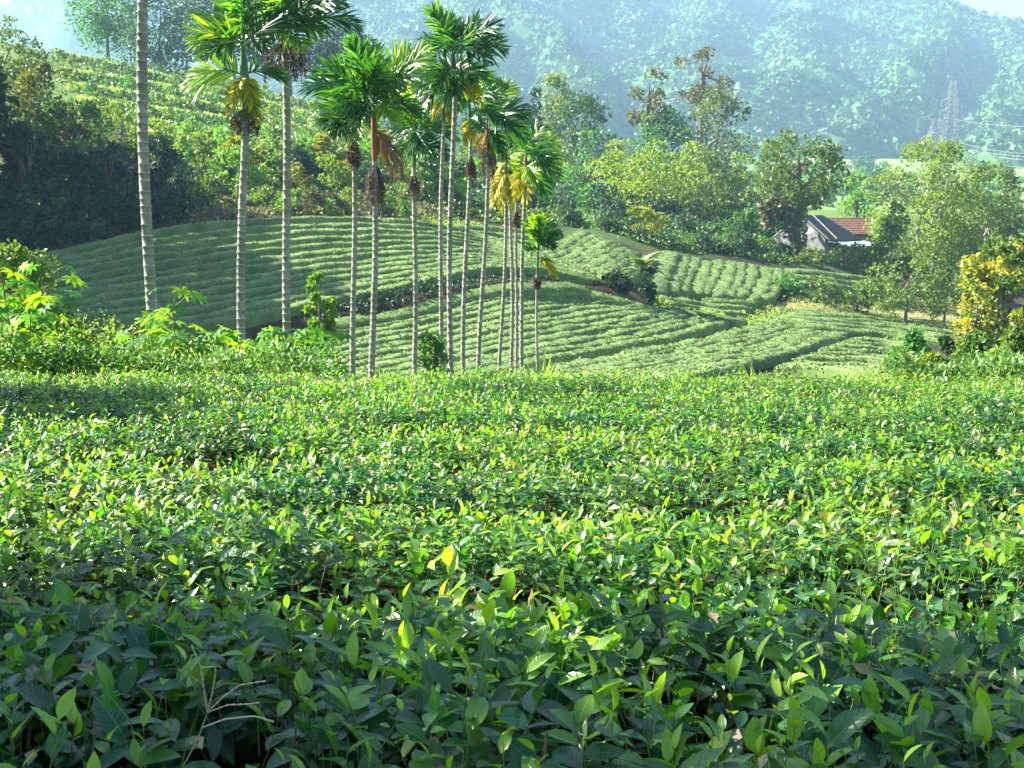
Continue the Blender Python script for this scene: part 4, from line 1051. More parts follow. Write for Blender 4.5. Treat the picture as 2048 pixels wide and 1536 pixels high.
def grass_strip(line, k):
    C = smooth_curve(line, 50); P, ok = hit(C[:, 0], C[:, 1], h=.3, dmin=84); P = P[ok]; P = resample(P, 1.)
    r = np.random.RandomState(k); n = len(P); mb = MB()
    kq = n * 75; i = r.uniform(0, n - 1.01, kq); i0 = i.astype(int); pos = P[i0] + (P[i0 + 1] - P[i0]) * (i - i0)[:, None]
    pos = pos + np.stack([r.normal(0, .2, kq), r.normal(0, .35, kq), r.uniform(-.1, .7, kq)], 1)
    d = np.stack([r.normal(0, .5, kq), r.normal(0, .5, kq), np.ones(kq)], 1)
    scatter(mb, *CARD, pos, frames(d, r.normal(0, .5, (kq, 3)) + [-.8, -.3, .8]), r.uniform(.32, .6, kq), np.clip(r.normal(.75, .2, kq), 0, 1), smooth=False)
    o = mb.build('terrace_grass', M['g_strip']); tag(o, ['topmost', 'second', 'third', 'fourth', 'fifth', 'sixth', 'seventh', 'lowest'][k] + ' bright grassy terrace edge across the left hill', 'grass strip', 'grassy terrace edges', 'stuff')
for k, line in enumerate(TERR):
    grass_strip(line, k)
    if k == len(TERR) - 1: continue
    A = smooth_curve(line, 60); B = smooth_curve(TERR[k + 1], 60); QX = []; QY = []
    q = 0.02 + .015 * (k % 2)
    while q < 1:
        u = rr.uniform(.35, .75); ca_ = [np.interp(q, np.linspace(0, 1, 60), A[:, c] * (1 - u) + B[:, c] * u) for c in (0, 1)]
        QX.append(ca_[0]); QY.append(ca_[1]); q += rr.uniform(.09, .18)
    P, _ = hit(QX, QY, dmin=84)
    for uu, tone in ((.30, 'g_teal'), (.66, 'g_mid')):
        HP, okh = hit(A[:, 0] * (1 - uu) + B[:, 0] * uu, A[:, 1] * (1 - uu) + B[:, 1] * uu, dmin=84); HP = resample(HP[okh], 1.25)
        HP = HP + rr.normal(0, .22, HP.shape) * [1, 1, 0]; HP[:, 2] = terrain(HP[:, 0], HP[:, 1]) + .45
        if len(HP) < 5: continue
        mh = MB(); cards_on_lobes(mh, HP, rr.uniform(.55, 1.0, len(HP)), len(HP) * 22, .44, np.random.RandomState(k), .9, 0, .55)
        oh = mh.build('crop_row', M[tone]); tag(oh, '%s row of low crop plants below the %s grassy terrace edge' % ('dark upper' if uu < .5 else 'light lower', ['topmost', 'second', 'third', 'fourth', 'fifth', 'sixth', 'seventh'][k]), 'crop row', 'crop rows on the terraced hill')
    for p, qx in zip(P, QX):
        s = rr.uniform(1.3, 2.2) * (p[1] / 140); kd = rr.choice(['l1', 'l2', 'm1', 'l1', 'y1', 'l2', 't1'])
        shrub_copy(kd, p - [0, 0, .1], s, rr.uniform(0, 6), '%s shrub on the terraced hill, %s' % (TONE[kd[0]], where(qx)), HG, name='hillside_shrub')
def scrub_zone(poly_, n, kinds, srange, label, group, dmin, sz=1., name='shrub', cat='shrub'):
    xs = [p[0] for p in poly_]; yv = [p[1] for p in poly_]; c = 0; X = []; Y = []
    while len(X) < n:
        a, b = rr.uniform(min(xs), max(xs)), rr.uniform(min(yv), max(yv))
        if inside(np.array([a]), np.array([b]), poly_)[0]: X.append(a); Y.append(b)
    P, ok = hit(X, Y, dmin=dmin)
    for p, o_ in zip(P, ok):
        if not o_: continue
        s = rr.uniform(*srange); kd = rr.choice(kinds); qx = float(project(p[0], p[1], p[2])[0])
        shrub_copy(kd, p - [0, 0, .15 * s], s, rr.uniform(0, 6), '%s %s, %s' % (TONE[kd[0]], label, where(qx)), group, sz=sz * rr.uniform(.8, 1.2), name=name, cat=cat)
scrub_zone([(400, 330), (640, 335), (860, 380), (880, 412), (700, 392), (560, 385), (430, 398), (390, 420)], 58, ['l1', 'm1', 'm2', 'l2', 'd1', 'o1', 'y1'], (1.8, 3.6),
           'shrub above the bare earth', 'wild shrubs above the bare earth slope', 72, name='wild_shrub')
scrub_zone([(420, 425), (560, 404), (700, 405), (850, 425), (850, 440), (700, 428), (560, 428), (430, 440)], 26, ['m1', 'o1', 'd1', 'b1', 'l1'], (.8, 1.7), 'low scrub on the bare earth bank', 'low scrub on the bare earth bank', 62, name='bank_scrub', cat='shrub')
scrub_zone([(170, 240), (400, 280), (560, 330), (380, 350), (200, 300)], 22, ['l1', 'l2', 'm1', 'l2', 'y1'], (1.8, 3.0), 'shrub below the hill terraces', 'shrubs between tree wall and hill terraces', 84)
scrub_zone([(840, 350), (1200, 390), (1220, 450), (1000, 440), (850, 412)], 52, ['m1', 'd1', 'd2', 't1', 'l1', 'm2'], (2.0, 4.2), 'bush in the thicket behind the tea', 'bushes of the thicket behind the palms', 84, name='thicket_bush', cat='bush')
scrub_zone([(1110, 452), (1190, 460), (1330, 492), (1450, 508), (1560, 528), (1560, 500), (1400, 480), (1120, 440)], 34, ['d1', 'd2', 't1', 'm1'], (1.3, 2.2), 'low bush edging the tea', 'low bushes along the upper edge of the tea', 68, name='dark_bush', cat='bush')
scrub_zone([(1180, 420), (1560, 440), (1560, 508), (1400, 492), (1320, 480), (1190, 452)], 50, ['d1', 'd2', 't1', 'm1', 'd1'], (2.2, 4.2), 'bush behind the tea slope', 'dark bushes behind the tea slope', 92, name='dark_bush', cat='bush')
scrub_zone([(1560, 500), (1760, 510), (2048, 530), (2048, 560), (1760, 550), (1600, 532)], 36, ['m1', 'm2', 'd1', 't1', 'l1'], (1.6, 3.0), 'bush at the foot of the houses', 'bushes along the foot of the house', 104)
scrub_zone([(1180, 380), (1500, 400), (1780, 430), (2048, 470), (2048, 400), (1500, 340), (1180, 340)], 60, ['m1', 'm2', 't1', 'l1', 'l2'], (3.5, 6.5), 'tree in the background grove', 'small trees of the far background grove', 130, name='small_tree', cat='tree', sz=1.2)
scrub_zone([(900, 300), (1250, 330), (1250, 380), (900, 370)], 26, ['m1', 't1', 'd1', 'l1'], (4, 7), 'hazy tree behind the palm crowns', 'hazy trees behind the palms', 120, name='small_tree', cat='tree', sz=1.2)
scrub_zone([(1250, 330), (2150, 340), (2150, 420), (1250, 400)], 70, ['m1', 't1', 'm2', 'l1', 'l2'], (6, 11), 'faint tree below the mountain', 'faint trees on the valley floor', 260, name='small_tree', cat='tree')
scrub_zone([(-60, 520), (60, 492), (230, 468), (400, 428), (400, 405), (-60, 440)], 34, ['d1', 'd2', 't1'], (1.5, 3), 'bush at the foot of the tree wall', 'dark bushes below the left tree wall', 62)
def ground_cover(poly_, n, mat, hgt, size, label, dmin, seed):
    r = np.random.RandomState(seed); xs = [p[0] for p in poly_]; yv = [p[1] for p in poly_]
    X = r.uniform(min(xs), max(xs), 6000); Y = r.uniform(min(yv), max(yv), 6000); m = inside(X, Y, poly_); X, Y = X[m][:700], Y[m][:700]
    P, ok = hit(X, Y, dmin=dmin); P = P[ok]; P = P[r.randint(0, len(P), n)]
    P = P + np.stack([r.normal(0, .5, n), r.normal(0, 1.1, n), 0 * P[:, 0]], 1)
    P[:, 2] = terrain(P[:, 0], P[:, 1]) + r.uniform(0, 1, n) * hgt * np.clip(.6 + fbm(P[:, 0] / 2.2, P[:, 1] / 2.2, seed, 3) * 1.4, .12, 1.5)
    d = r.normal(0, .6, (n, 3)); d[:, 2] += .5
    mb = MB(); scatter(mb, *CARD, P, frames(d, r.normal(0, .5, (n, 3)) + [-.3, -.3, .7]), r.uniform(.7, 1.3, n) * size, np.clip(r.normal(.5, .22, n), 0, 1), smooth=False)
    o = mb.build('ground_cover', M[mat]); tag(o, label, 'undergrowth', kind='stuff')
ground_cover([(1085, 445), (1190, 458), (1330, 492), (1450, 506), (1565, 528), (1565, 500), (1400, 478), (1120, 432)], 16000, 'g_mid', 1.1, .26, 'low green undergrowth between the slanting tea rows and the dark bushes', 66, 1)
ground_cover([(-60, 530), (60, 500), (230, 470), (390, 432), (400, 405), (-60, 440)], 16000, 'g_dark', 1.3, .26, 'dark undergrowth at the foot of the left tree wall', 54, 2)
ground_cover([(390, 440), (440, 425), (560, 404), (700, 402), (850, 420), (900, 432), (840, 436), (700, 424), (560, 424), (430, 446)], 7000, 'g_brown', .6, .24, 'dry brown grass on the bare earth bank behind the palms', 60, 3)
ground_cover([(390, 430), (560, 395), (700, 396), (850, 415), (1000, 450), (1100, 455), (1100, 430), (850, 395), (560, 380), (400, 400)], 14000, 'g_mid', 1.2, .28, 'green undergrowth along the top of the earth bank', 64, 4)
ground_cover([(1300, 590), (1370, 613), (1480, 634), (1560, 645), (1690, 668), (1800, 678), (1800, 688), (1690, 680), (1560, 660), (1470, 648), (1360, 626), (1300, 602)], 7000, 'grasscard', .35, .14, 'bright grass along the curved path below the knoll', 44, 5)
ground_cover([(1500, 612), (1580, 606), (1740, 616), (1940, 640), (1940, 650), (1700, 630), (1520, 645)], 2500, 'grasscard', .3, .12, 'thin grass on the sandy bank', 50, 6)
ground_cover([(600, 650), (640, 625), (840, 588), (930, 562), (1000, 552), (1085, 556), (1090, 572), (1000, 572), (930, 584), (840, 612), (650, 652)], 3500, 'g_dark', .45, .14, 'low dark weeds added to deepen the shade of the earth bank between the terraces', 46, 8)
ground_cover([(840, 425), (900, 440), (960, 463), (1040, 493), (1100, 514), (1100, 526), (1030, 507), (950, 478), (890, 452), (840, 436)], 5000, 'grasscard', .3, .14, 'bright grass on the diagonal path between tea patches', 50, 7)
# near right: leafy bushes at the end of the tea field
for k, (px, top, w, d, kd) in enumerate([(1835, 655, 110, 17, 'm1'), (1905, 672, 90, 18, 'd1'), (1970, 660, 110, 17.5, 'm2'), (2040, 650, 110, 17, 'm1'), (1880, 700, 70, 15.5, 'm2'), (2010, 700, 90, 15.5, 'm1')]):
    T(['bright leafy bush at the right end of the near tea field', 'dark bush second from the left at the right field edge', 'bush with yellow tips in the middle of the right field edge', 'tall bush cut by the right edge of the picture',
       'low bush in front of the bright leafy one', 'low bush in the right corner just above the near tea'][k], px, top, d, w, ['g_mid', 'g_dark', 'g_mid', 'g_mid', 'g_lime', 'g_lime'][k],
      name='bush', cat='bush', group='bushes at the right end of the near tea field', trunk_h=0, size=.085, n=3200, shape='dome', rb=.6)
for p in PRO.values():
    for c in list(p.children): bpy.data.objects.remove(c)
    bpy.data.objects.remove(p)

# trees left of the frame whose shade falls across the near tea
def shade_tree(x, y, h, w, label, seed, n=4000, th=.45):
    z = float(fg_ground(y)); make_tree('tree', label, 'tree', (x, y, z), h, w, 'g_mid', n=n, size=.22, trunk_h=th, seed=seed, lobes=30)
shade_tree(-6.6, 3.5, 7.2, 4.3, 'broad tree standing left of the camera outside the picture', 3)
for k, (x, y, h, w) in enumerate([(-34, 54, 16, 9), (-37, 62, 20, 10), (-37, 71, 17, 9), (-42, 58, 23, 11), (-44, 67, 23, 11), (-50, 63, 27, 12), (-44, 77, 18, 10), (-33, 48, 13, 7)]):
    make_tree('tree', ['leaning', 'slim', 'broad', 'tall', 'taller', 'largest', 'bushy', 'small'][k] + ' tree continuing the tree wall outside the left picture edge', 'tree', (x, y, float(terrain(x, y))), h, w, 'g_dark', n=5500, size=.62, trunk_h=.05, seed=60 + k, lobes=40)
shade_tree(-11.5, 12.5, 8.0, 4.2, 'tree left of the near field beyond the picture edge', 4)

# cassava plants at the far edge of the near field
def cassava_leaf_mesh(seed, L=.20):
    r = np.random.RandomState(seed); mb = MB()
    for a in np.linspace(-2.1, 2.1, 7):
        ln = L * (1 - .18 * abs(a) / 2.1) * r.uniform(.9, 1.1)
        tv, tf, ta = leaf_template(3, fold=.12, curl=.35, width=.14)
        d = np.array([[math.sin(a), math.cos(a), .05]]); scatter(mb, tv, tf, ta, np.zeros((1, 3)), frames(d, np.array([[0, 0, 1.]])), np.array([[ln * 1.1, ln, ln]]), [min(1, max(0, r.normal([.35, .55, .8, .95][seed % 4], .08)))])
    return mb.mesh('leaf', M['cassava'])
CL = [cassava_leaf_mesh(s) for s in range(8)]
def cassava(label, px, top, d, wpx, nleaf, seed):
    loc, h, w = at_top(px, top, d, wpx); r = np.random.RandomState(seed)
    e = empty('cassava_plant', loc); tag(e, label, 'cassava plant', 'cassava plants at the edge of the near field')
    mb = MB(); ns = 3; tips = []
    for s in range(ns):
        p = np.array([r.normal(0, w * .18), r.normal(0, w * .15), h * r.uniform(.6, .92)]); tips.append(p)
        tube(mb, np.array([[0, 0, -.1], p * [.4, .4, .5], p]), [.016, .013, .008], 6)
    mb.build('stem', M['twig'], e)
    pb = MB(); LV = []
    for k in range(nleaf):
        t = tips[k % ns]; u = r.uniform(.45, 1); S = t * [u, u, u]
        a = r.uniform(0, 6.283); ln = r.uniform(.3, .6) * w * .62 * (1.15 - .3 * u)
        E = S + np.array([math.cos(a) * ln, math.sin(a) * ln, r.uniform(-.05, .3) * h * .35])
        tube(pb, np.array([S, (S + E) / 2 + [0, 0, .05], E]), [.004, .003, .002], 4, rnd=.7)
        LV.append((E, a, k))
    pb.build('petioles', M['shoot'], e)
    for E, a, k in LV:
        o = bpy.data.objects.new('leaf', CL[(k * 3 + seed) % 8]); COL.objects.link(o); o.parent = e
        o.location = tuple(E); tilt = r.uniform(.1, .9)
        o.rotation_euler = (-tilt, r.normal(0, .25), a - math.pi / 2); s = r.uniform(.75, 1.25); o.scale = (s, s, s)
for k, (px, top, d, w, n, lb) in enumerate([
    (18, 498, 15.5, 150, 44, 'tall cassava plant at the left edge of the picture'), (85, 535, 16.5, 130, 40, 'cassava plant just right of the one at the left edge'),
    (35, 590, 14.6, 150, 40, 'low dense cassava plant in front of the left edge one'), (125, 600, 15, 110, 26, 'cassava plant on the slope left of the tallest palm trunk'),
    (290, 578, 16, 130, 30, 'cassava plant with long drooping leaves around the tallest palm trunk'), (255, 630, 15, 110, 24, 'low cassava plant left of the tallest palm trunk'),
    (345, 625, 15.2, 120, 26, 'cassava plant right of the tallest palm trunk'), (430, 640, 16, 110, 26, 'bright yellow green cassava plant left of the second palm trunk'),
    (490, 648, 15.4, 90, 20, 'cassava plant at the foot of the second palm'), (585, 650, 16, 110, 24, 'cassava plant at the foot of the third palm'),
    (640, 655, 16.5, 80, 20, 'bright cassava plant right of the third palm trunk')]):
    cassava(lb, px, top - 12, d, w * 1.2, int(n * 1.7), 40 + k)
for k, (px, top, d, w, mt) in enumerate([(30, 492, 17, 300, 'g_mid'), (130, 640, 17, 150, 'g_lime'), (215, 655, 18, 130, 'g_mid'), (420, 668, 17.5, 120, 'g_lime'), (530, 680, 17, 110, 'g_mid'), (625, 672, 17.6, 110, 'g_lime')]):
    T(['big rounded bush rising behind the cassava at the left picture edge', 'light bush on the slope left of the tallest palm', 'low green bush below the tallest palm', 'light bush left of the second palm trunk',
       'low green bush between second and third palm', 'light bush right of the third palm trunk'][k], px, top, d, w, mt, name='bush', cat='bush', group='bushes at the left end of the near tea field', trunk_h=0, size=.085, n=5200 if k == 0 else 3400, shape='dome', rb=.65)
# weeds and creepers below the cassava
def near_weeds(name, label, x0, x1, topf, n, mat, seed, size=(.05, .11)):
    r = np.random.RandomState(seed); px = r.uniform(x0, x1, n); d = r.uniform(13.9, 17.5, n)
    top = np.interp(px, [t[0] for t in topf], [t[1] for t in topf]) + fbm(px / 45, d / 2, seed) * 55
    u = r.uniform(0, 1, n) ** .6; py = top + (760 - top) * (1 - u)
    a, b = ray(px, py); x = a * d; z = np.maximum(b * d, terrain(x, d)) 
    dd = r.normal(0, .7, (n, 3)); dd[:, 2] += .5
    mb = MB(); scatter(mb, *LEAF1, np.stack([x, d, z], 1), frames(dd, r.normal(0, .5, (n, 3)) + [-.3, -.2, .8]), r.uniform(size[0], size[1], n), np.clip(r.normal(.55, .22, n), 0, 1))
    o = mb.build(name, M[mat]); tag(o, label, 'weeds', kind='stuff')
near_weeds('undergrowth', 'tangle of weeds and creepers under the cassava plants', -40, 690, [(0, 668), (150, 690), (220, 695), (350, 712), (480, 716), (560, 712), (680, 732)], 13000, 'g_mid', 3)
near_weeds('undergrowth', 'pale seeding weeds mixed among the cassava stems', -40, 680, [(0, 655), (130, 650), (200, 655), (300, 680), (480, 700), (680, 722)], 5000, 'grasscard', 4, (.03, .07))
near_weeds('undergrowth', 'weeds growing between the bushes at the right field edge', 1770, 2100, [(1770, 735), (1850, 722), (2100, 715)], 7000, 'g_mid', 5)
def tuft(label, px, top, d, mat='grasscard', n=120, w=.35):
    loc, h, _ = at_top(px, top, d, 10); r = np.random.RandomState(int(px)); e = empty('grass_tuft', loc); tag(e, label, 'grass tuft')
    k = n; az = r.uniform(0, 6.283, k); el = np.clip(r.normal(1.2, .22, k), .4, 1.55); dv = np.stack([np.cos(az) * np.cos(el), np.sin(az) * np.cos(el), np.sin(el)], 1)
    tv, tf, ta = leaf_template(3, fold=.1, curl=.3, width=.02)
    mb = MB(); scatter(mb, tv, tf, ta, r.normal(0, .06, (k, 3)) * [1, 1, 0], frames(dv, np.tile((0, 0, 1.), (k, 1)) + r.normal(0, .1, (k, 3))), h * r.uniform(.5, 1.05, k), r.uniform(.4, 1, k)); mb.build('blades', M[mat], e)
tuft('feathery grass tuft left of the bright bush at the right field edge', 1795, 690, 15.5); tuft('grass tuft between the bushes at the right corner', 2000, 690, 14.5)
tuft('small yellow green weed at the foot of the rightmost palm', 1084, 690, 15, n=70); tuft('yellow green weed by the dark end of the tea wedge', 1522, 715, 15, n=60); tuft('tall grass at the foot of the third palm', 560, 668, 15.5)
# banana plant on the earth mound
e = empty('banana_plant', hit1(1280, 590, dmin=50)); tag(e, 'banana plant with pale broad leaves on the earth mound between the tea fields', 'banana plant'); r = np.random.RandomState(9)
mb = MB(); tube(mb, np.array([[0, 0, -.1], [.03, 0, .6], [.05, 0, 1.2]]), [.13, .11, .07], 8); mb.build('stem', M['shoot'], e)
for k in range(13):
    a = k * 2.4; el = r.uniform(.15, 1.2); d = np.array([[math.cos(a) * math.cos(el), math.sin(a) * math.cos(el), math.sin(el)]])
    tv, tf, ta = leaf_template(6, fold=.1, curl=1.1, width=.17); mb = MB(); scatter(mb, tv, tf, ta, np.array([[.05, 0, 1.15]]), frames(d, np.array([[0, 0, 1.]])), [r.uniform(1.3, 1.9)], [r.uniform(.5, 1)]); mb.build('leaf', M['g_pale'], e)
print('plants done')

# ------------------------------------------------------------------ house
M['plaster'] = solid('weathered_plaster', (.13, .14, .14), (.36, .37, .37), 1.6, bump=.02, detail=7)
M['darkroof'] = solid('dark_roof_sheet', (.035, .030, .036), (.075, .058, .062), 2.5, rough=.6, bump=.01)
M['tile'] = solid('clay_tiles', (.07, .04, .032), (.17, .085, .06), 3., rough=.8, bump=.02)
M['mortar'] = solid('mortar', (.20, .20, .19), (.32, .31, .30), 5)
M['tin'] = solid('tin_sheet', (.30, .34, .36), (.48, .50, .50), 2, rough=.4, metal=.2)
M['door'] = solid('blue_door', (.03, .05, .08), (.07, .10, .14), 4, rough=.5)
M['darkin'] = solid('dark_interior', (.012, .014, .018), (.03, .03, .035), 3)
M['white'] = solid('white_enamel', (.65, .66, .66), (.78, .78, .76), 3, rough=.35)
M['steel'] = solid('galvanised_steel', (.20, .20, .20), (.28, .27, .27), 1, rough=.7, metal=0)
M['wire'] = solid('wire', (.30, .30, .30), (.36, .36, .36), 1, rough=.5)
M['redroof2'] = M['tile']
C0 = pt(1650, 478, 100)                                # top corner of the gable wall by the verandah
th = R(34); ax = np.array([math.cos(th), math.sin(th), 0]); 
gd = np.array([-math.cos(R(40)), -math.sin(R(40)) * -1, 0])   # along the gable wall, going left and away
ld = np.array([math.sin(R(40)), math.cos(R(40)), 0])         # along the long side, going right and away
gz = float(terrain(C0[0], 100)); base = np.array([C0[0], C0[1], gz]); Hh = C0[2] - gz
W_, L_ = 5.0, 7.4; ridge = 2.15
e = empty('house', base); tag(e, 'small grey plastered house with dark hipped roof, verandah and dish behind the bushes', 'house')
def hp(a, b, z): return gd * a + ld * b + np.array([0, 0, z])
m = MB(); poly(m, [hp(0, 0, -.5), hp(W_, 0, -.5), hp(W_, 0, Hh), hp(W_ / 2, 0, Hh + ridge - .05), hp(0, 0, Hh)], th=-.2); m.build('gable_wall', M['plaster'], e)
m = MB(); poly(m, [hp(.003, .2, -.5), hp(.003, .2, Hh - .05), hp(.003, L_, Hh - .05), hp(.003, L_, -.5)], th=.15); m.build('front_wall', M['plaster'], e)
m = MB(); poly(m, [hp(.2, L_ - .01, -.5), hp(W_, L_ - .01, -.5), hp(W_, L_ - .01, Hh), hp(.2, L_ - .01, Hh)], th=.2); m.build('back_wall', M['plaster'], e)
m = MB(); poly(m, [hp(-.35, .18, Hh - .12), hp(-.35, L_ + .3, Hh - .12), hp(W_ / 2, L_ * .66, Hh + ridge + .02), hp(W_ / 2, .18, Hh + ridge + .02)], th=.07)
poly(m, [hp(W_ + .35, .18, Hh - .12), hp(W_ / 2, .18, Hh + ridge + .02), hp(W_ / 2, L_ * .66, Hh + ridge + .02), hp(W_ + .35, L_ + .3, Hh - .12)], th=.07)
poly(m, [hp(-.35, L_ + .3, Hh - .12), hp(W_ + .35, L_ + .3, Hh - .12), hp(W_ / 2, L_ * .66, Hh + ridge + .02)], th=.07)
rf = m.build('roof', M['darkroof'], e)
for a, b in ((hp(-.38, .02, Hh - .06), hp(W_ / 2, .02, Hh + ridge + .1)), (hp(W_ + .3, .02, Hh - .06), hp(W_ / 2, .02, Hh + ridge + .1)), (hp(-.3, 1.9, Hh + .02), hp(W_ / 2, L_ * .34, Hh + ridge + .12))):
    m = MB(); tube(m, np.array([a, b]), .075, 6); m.build('ridge_trim', M['mortar'], rf)
m = MB(); poly(m, [hp(-2.3, .1, Hh - .62), hp(-2.3, L_ + .8, Hh - .62), hp(-.2, L_ + .8, Hh - .2), hp(-.2, .1, Hh - .2)], th=.05); m.build('verandah_roof', M['tin'], e)
for b in (.2, 3.4, 6.8):
    m = MB(); tube(m, np.array([hp(-2.2, b, -.6), hp(-2.2, b, Hh - .62)]), .055, 8); m.build('post', M['mortar'], e)
m = MB(); box(m, hp(-.06, 2.2, (Hh - .6) / 2 - .2), (.10, .10, .1)); 
poly(m, [hp(-.10, 1.5, -.3), hp(-.10, 3.4, -.3), hp(-.10, 3.4, Hh - .55), hp(-.10, 1.5, Hh - .55)], th=.06); dr_ = m.build('door', M['door'], e)
for q in range(7):
    m = MB(); bq = 1.62 + q * .28; tube(m, np.array([hp(-.19, bq, -.3), hp(-.19, bq, Hh - .6)]), .02, 4); m.build('bar', M['tin'], dr_)
m = MB(); poly(m, [hp(-.1, 4.4, .4), hp(-.1, 5.8, .4), hp(-.1, 5.8, Hh - .7), hp(-.1, 4.4, Hh - .7)], th=.05); m.build('window', M['darkin'], e)
# dish antenna on the gable
dpos = base + hp(W_ * .30, -.35, Hh + .75)
d_ = empty('dish_antenna', dpos); tag(d_, 'white dish antenna on the sloping edge of the grey gable', 'dish antenna')
m = MB(); rg, sg = 5, 16; vv = []; ff = []
nd = np.array([-.35, -.85, .40]); nd /= np.linalg.norm(nd); sx = np.cross(nd, [0, 0, 1.]); sx /= np.linalg.norm(sx); sy = np.cross(sx, nd)
for i_ in range(rg + 1):
    q = i_ / rg * .36
    for j_ in range(sg): vv.append(sx * q * math.cos(6.283 * j_ / sg) + sy * q * math.sin(6.283 * j_ / sg) + nd * q * q * .7)
for i_ in range(rg):
    for j_ in range(sg): ff.append((i_ * sg + j_, i_ * sg + (j_ + 1) % sg, (i_ + 1) * sg + (j_ + 1) % sg, (i_ + 1) * sg + j_))
m.add(vv, ff); m.build('reflector', M['white'], d_)
m = MB(); tube(m, np.array([[0, 0, 0], -nd * .12, np.array([0, .3, -.55])]), .025, 6); m.build('mount', M['steel'], d_)
m = MB(); tube(m, np.array([sy * -.34, nd * .34]), .01, 5); box(m, nd * .36, (.07, .07, .07)); m.build('receiver_arm', M['steel'], d_)
# red tiled house behind
C1 = pt(1742, 470, 109); g1 = float(terrain(C1[0], 109)); b1 = np.array([C1[0], C1[1], g1])
e = empty('house', b1); tag(e, 'red clay tiled house mostly hidden behind the dark roofed one', 'house'); H1 = C1[2] - g1
g2 = np.array([.28, .96, 0]); l2 = np.array([-.98, .2, 0])
def h2(a, b, z): return g2 * a + l2 * b + np.array([0, 0, z])
m = MB(); poly(m, [h2(0, 0, -.5), h2(5, 0, -.5), h2(5, 0, H1 + .1), h2(2.5, 0, H1 + 1.5), h2(0, 0, H1 + .1)], th=.2); m.build('gable_wall', M['plaster'], e)
m = MB(); poly(m, [h2(.003, .2, -.5), h2(.003, 6, -.5), h2(.003, 6, H1), h2(.003, .2, H1)], th=-.2); m.build('front_wall', M['plaster'], e)
m = MB(); poly(m, [h2(-.35, -.1, H1), h2(2.5, -.1, H1 + 1.55), h2(2.5, 6, H1 + 1.55), h2(-.35, 6, H1)], th=-.08)
poly(m, [h2(5.35, -.1, H1), h2(5.35, 6, H1), h2(2.5, 6, H1 + 1.55), h2(2.5, -.1, H1 + 1.55)], th=-.08); rf = m.build('roof', M['tile'], e)
# courses of tiles, each a raised strip
cm = MB()
for q in range(9):
    u = q / 9.; u2 = (q + .95) / 9.; z0 = H1 + 1.55 * u; a0 = -.35 + 2.85 * u; z1 = H1 + 1.55 * u2; a1 = -.35 + 2.85 * u2
    poly(cm, [h2(a0, -.1, z0 + .10), h2(a1, -.1, z1 + .06), h2(a1, 6, z1 + .06), h2(a0, 6, z0 + .10)], th=-.03)
o = cm.build('tile_courses', M['tile'], rf)
for z_, a_ in ((H1 + 1.62, 2.5),):
    m = MB(); tube(m, np.array([h2(a_, -.15, z_), h2(a_, 6, z_)]), .09, 6); m.build('ridge_trim', M['tile'], rf)
m = MB(); tube(m, np.array([h2(-.38, -.12, H1 + .04), h2(2.5, -.12, H1 + 1.66)]), .08, 6); m.build('verge_trim', M['mortar'], rf)

# ------------------------------------------------------------------ pylons and power lines
def lattice(mb, base, H, w0, w1, panels, t=.085):
    for p in range(panels):
        u0, u1 = (p / panels) ** .85, ((p + 1) / panels) ** .85
        a0, a1 = w0 + (w1 - w0) * u0, w0 + (w1 - w0) * u1; z0, z1 = H * u0, H * u1
        c0 = [np.array([sx_ * a0 / 2, sy_ * a0 / 2, z0]) for sx_, sy_ in ((-1, -1), (1, -1), (1, 1), (-1, 1))]
        c1 = [np.array([sx_ * a1 / 2, sy_ * a1 / 2, z1]) for sx_, sy_ in ((-1, -1), (1, -1), (1, 1), (-1, 1))]
        for q in range(4):
            tube(mb, np.array([c0[q], c1[q]]), t, 4); k2 = (q + 1) % 4
            tube(mb, np.array([c0[q], c1[k2]]), t * .6, 4); tube(mb, np.array([c0[k2], c1[q]]), t * .6, 4); tube(mb, np.array([c1[q], c1[k2]]), t * .6, 4)
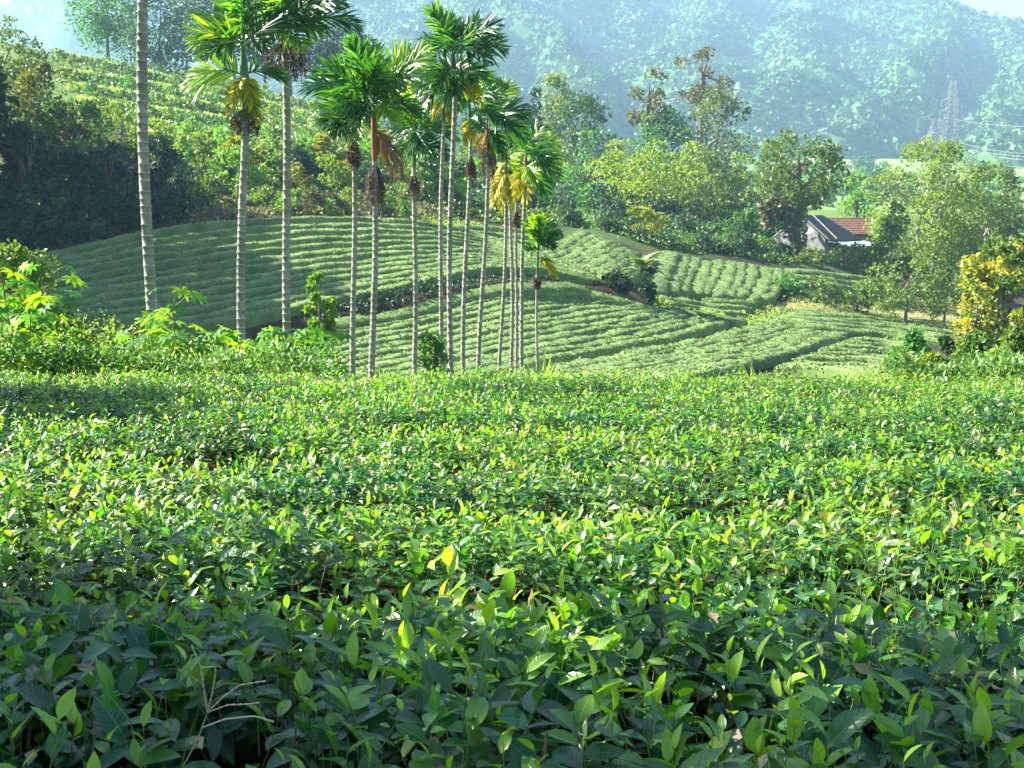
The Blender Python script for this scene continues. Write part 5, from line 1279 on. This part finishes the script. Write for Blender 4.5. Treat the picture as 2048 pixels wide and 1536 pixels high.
def pylon(label, px, top, d, base_py, arms, w0, w1):
    P = pt(px, base_py, d); zt = pt(px, top, d)[2] - P[2]
    e = empty('pylon', P); tag(e, label, 'pylon', 'power line pylons')
    mb = MB(); lattice(mb, P, zt, w0, w1, 11); mb.build('tower', M['steel'], e)
    for (ay, half) in arms:
        z = pt(px, ay, d)[2] - P[2]; h = half / F * d
        for sgn in (-1, 1):
            mb = MB(); 
            for yy in (-w1 * .5, w1 * .5):
                tube(mb, np.array([[sgn * w1 * .5, yy, z], [sgn * h, 0, z]]), .14, 4); tube(mb, np.array([[sgn * w1 * .5, yy, z + 2.2], [sgn * h, 0, z + .2]]), .12, 4)
            for q in (.3, .6): tube(mb, np.array([[sgn * (w1 * .5 + (h - w1 * .5) * q), 0, z], [sgn * (w1 * .5 + (h - w1 * .5) * q), 0, z + 2.2 * (1 - q)]]), .08, 4)
            am = mb.build('cross_arm', M['steel'], e)
            mb = MB(); tube(mb, np.array([[sgn * h, 0, z], [sgn * h, 0, z - 3.2]]), [.16, .16], 5); mb.build('insulator', M['steel'], am)
    return e
pylon('farther pylon with two pairs of cross arms in front of the blue mountain', 1897, 162, 560, 330, [(203, 20), (224, 22), (243, 24)], 9, 2.2)
pylon('nearer lower pylon with a flat top bar left of the farther one', 1868, 238, 470, 340, [(239, 36), (276, 27)], 11, 2.4)
for k, (a, b, sag, lb) in enumerate([((1905, 238, 470), (2140, 252, 330), 1.2, 'topmost thin power line running right from the flat topped pylon'), ((1842, 277, 470), (2140, 316, 330), 2.0, 'long power line from the left arm of the nearer pylon'),
        ((1894, 277, 470), (2140, 308, 330), 2.0, 'power line from the right arm of the nearer pylon'), ((1870, 282, 470), (2140, 325, 330), 2.0, 'middle power line from the nearer pylon'), ((1940, 312, 470), (2140, 334, 330), 2.0, 'lowest power line crossing above the large pale tree')]):
    A, B = pt(*a), pt(*b); t = np.linspace(0, 1, 20)[:, None]; Q = A + (B - A) * t; Q[:, 2] -= (4 * t * (1 - t))[:, 0] * sag
    mb = MB(); tube(mb, Q, .04, 5); o = mb.build('power_line', M['wire']); tag(o, lb, 'cable')

# ------------------------------------------------------------------ haze
hm, nt, out = newmat('air')
v = nt.nodes.new('ShaderNodeVolumePrincipled'); v.inputs['Color'].default_value = (.37, .58, .86, 1); v.inputs['Density'].default_value = .00037
v.inputs['Anisotropy'].default_value = .1
nt.links.new(v.outputs[0], out.inputs['Volume'])
m = MB(); box(m, (0, 1330, 155), (5600, 2760, 470)); o = m.build('haze', hm); tag(o, kind='stuff')
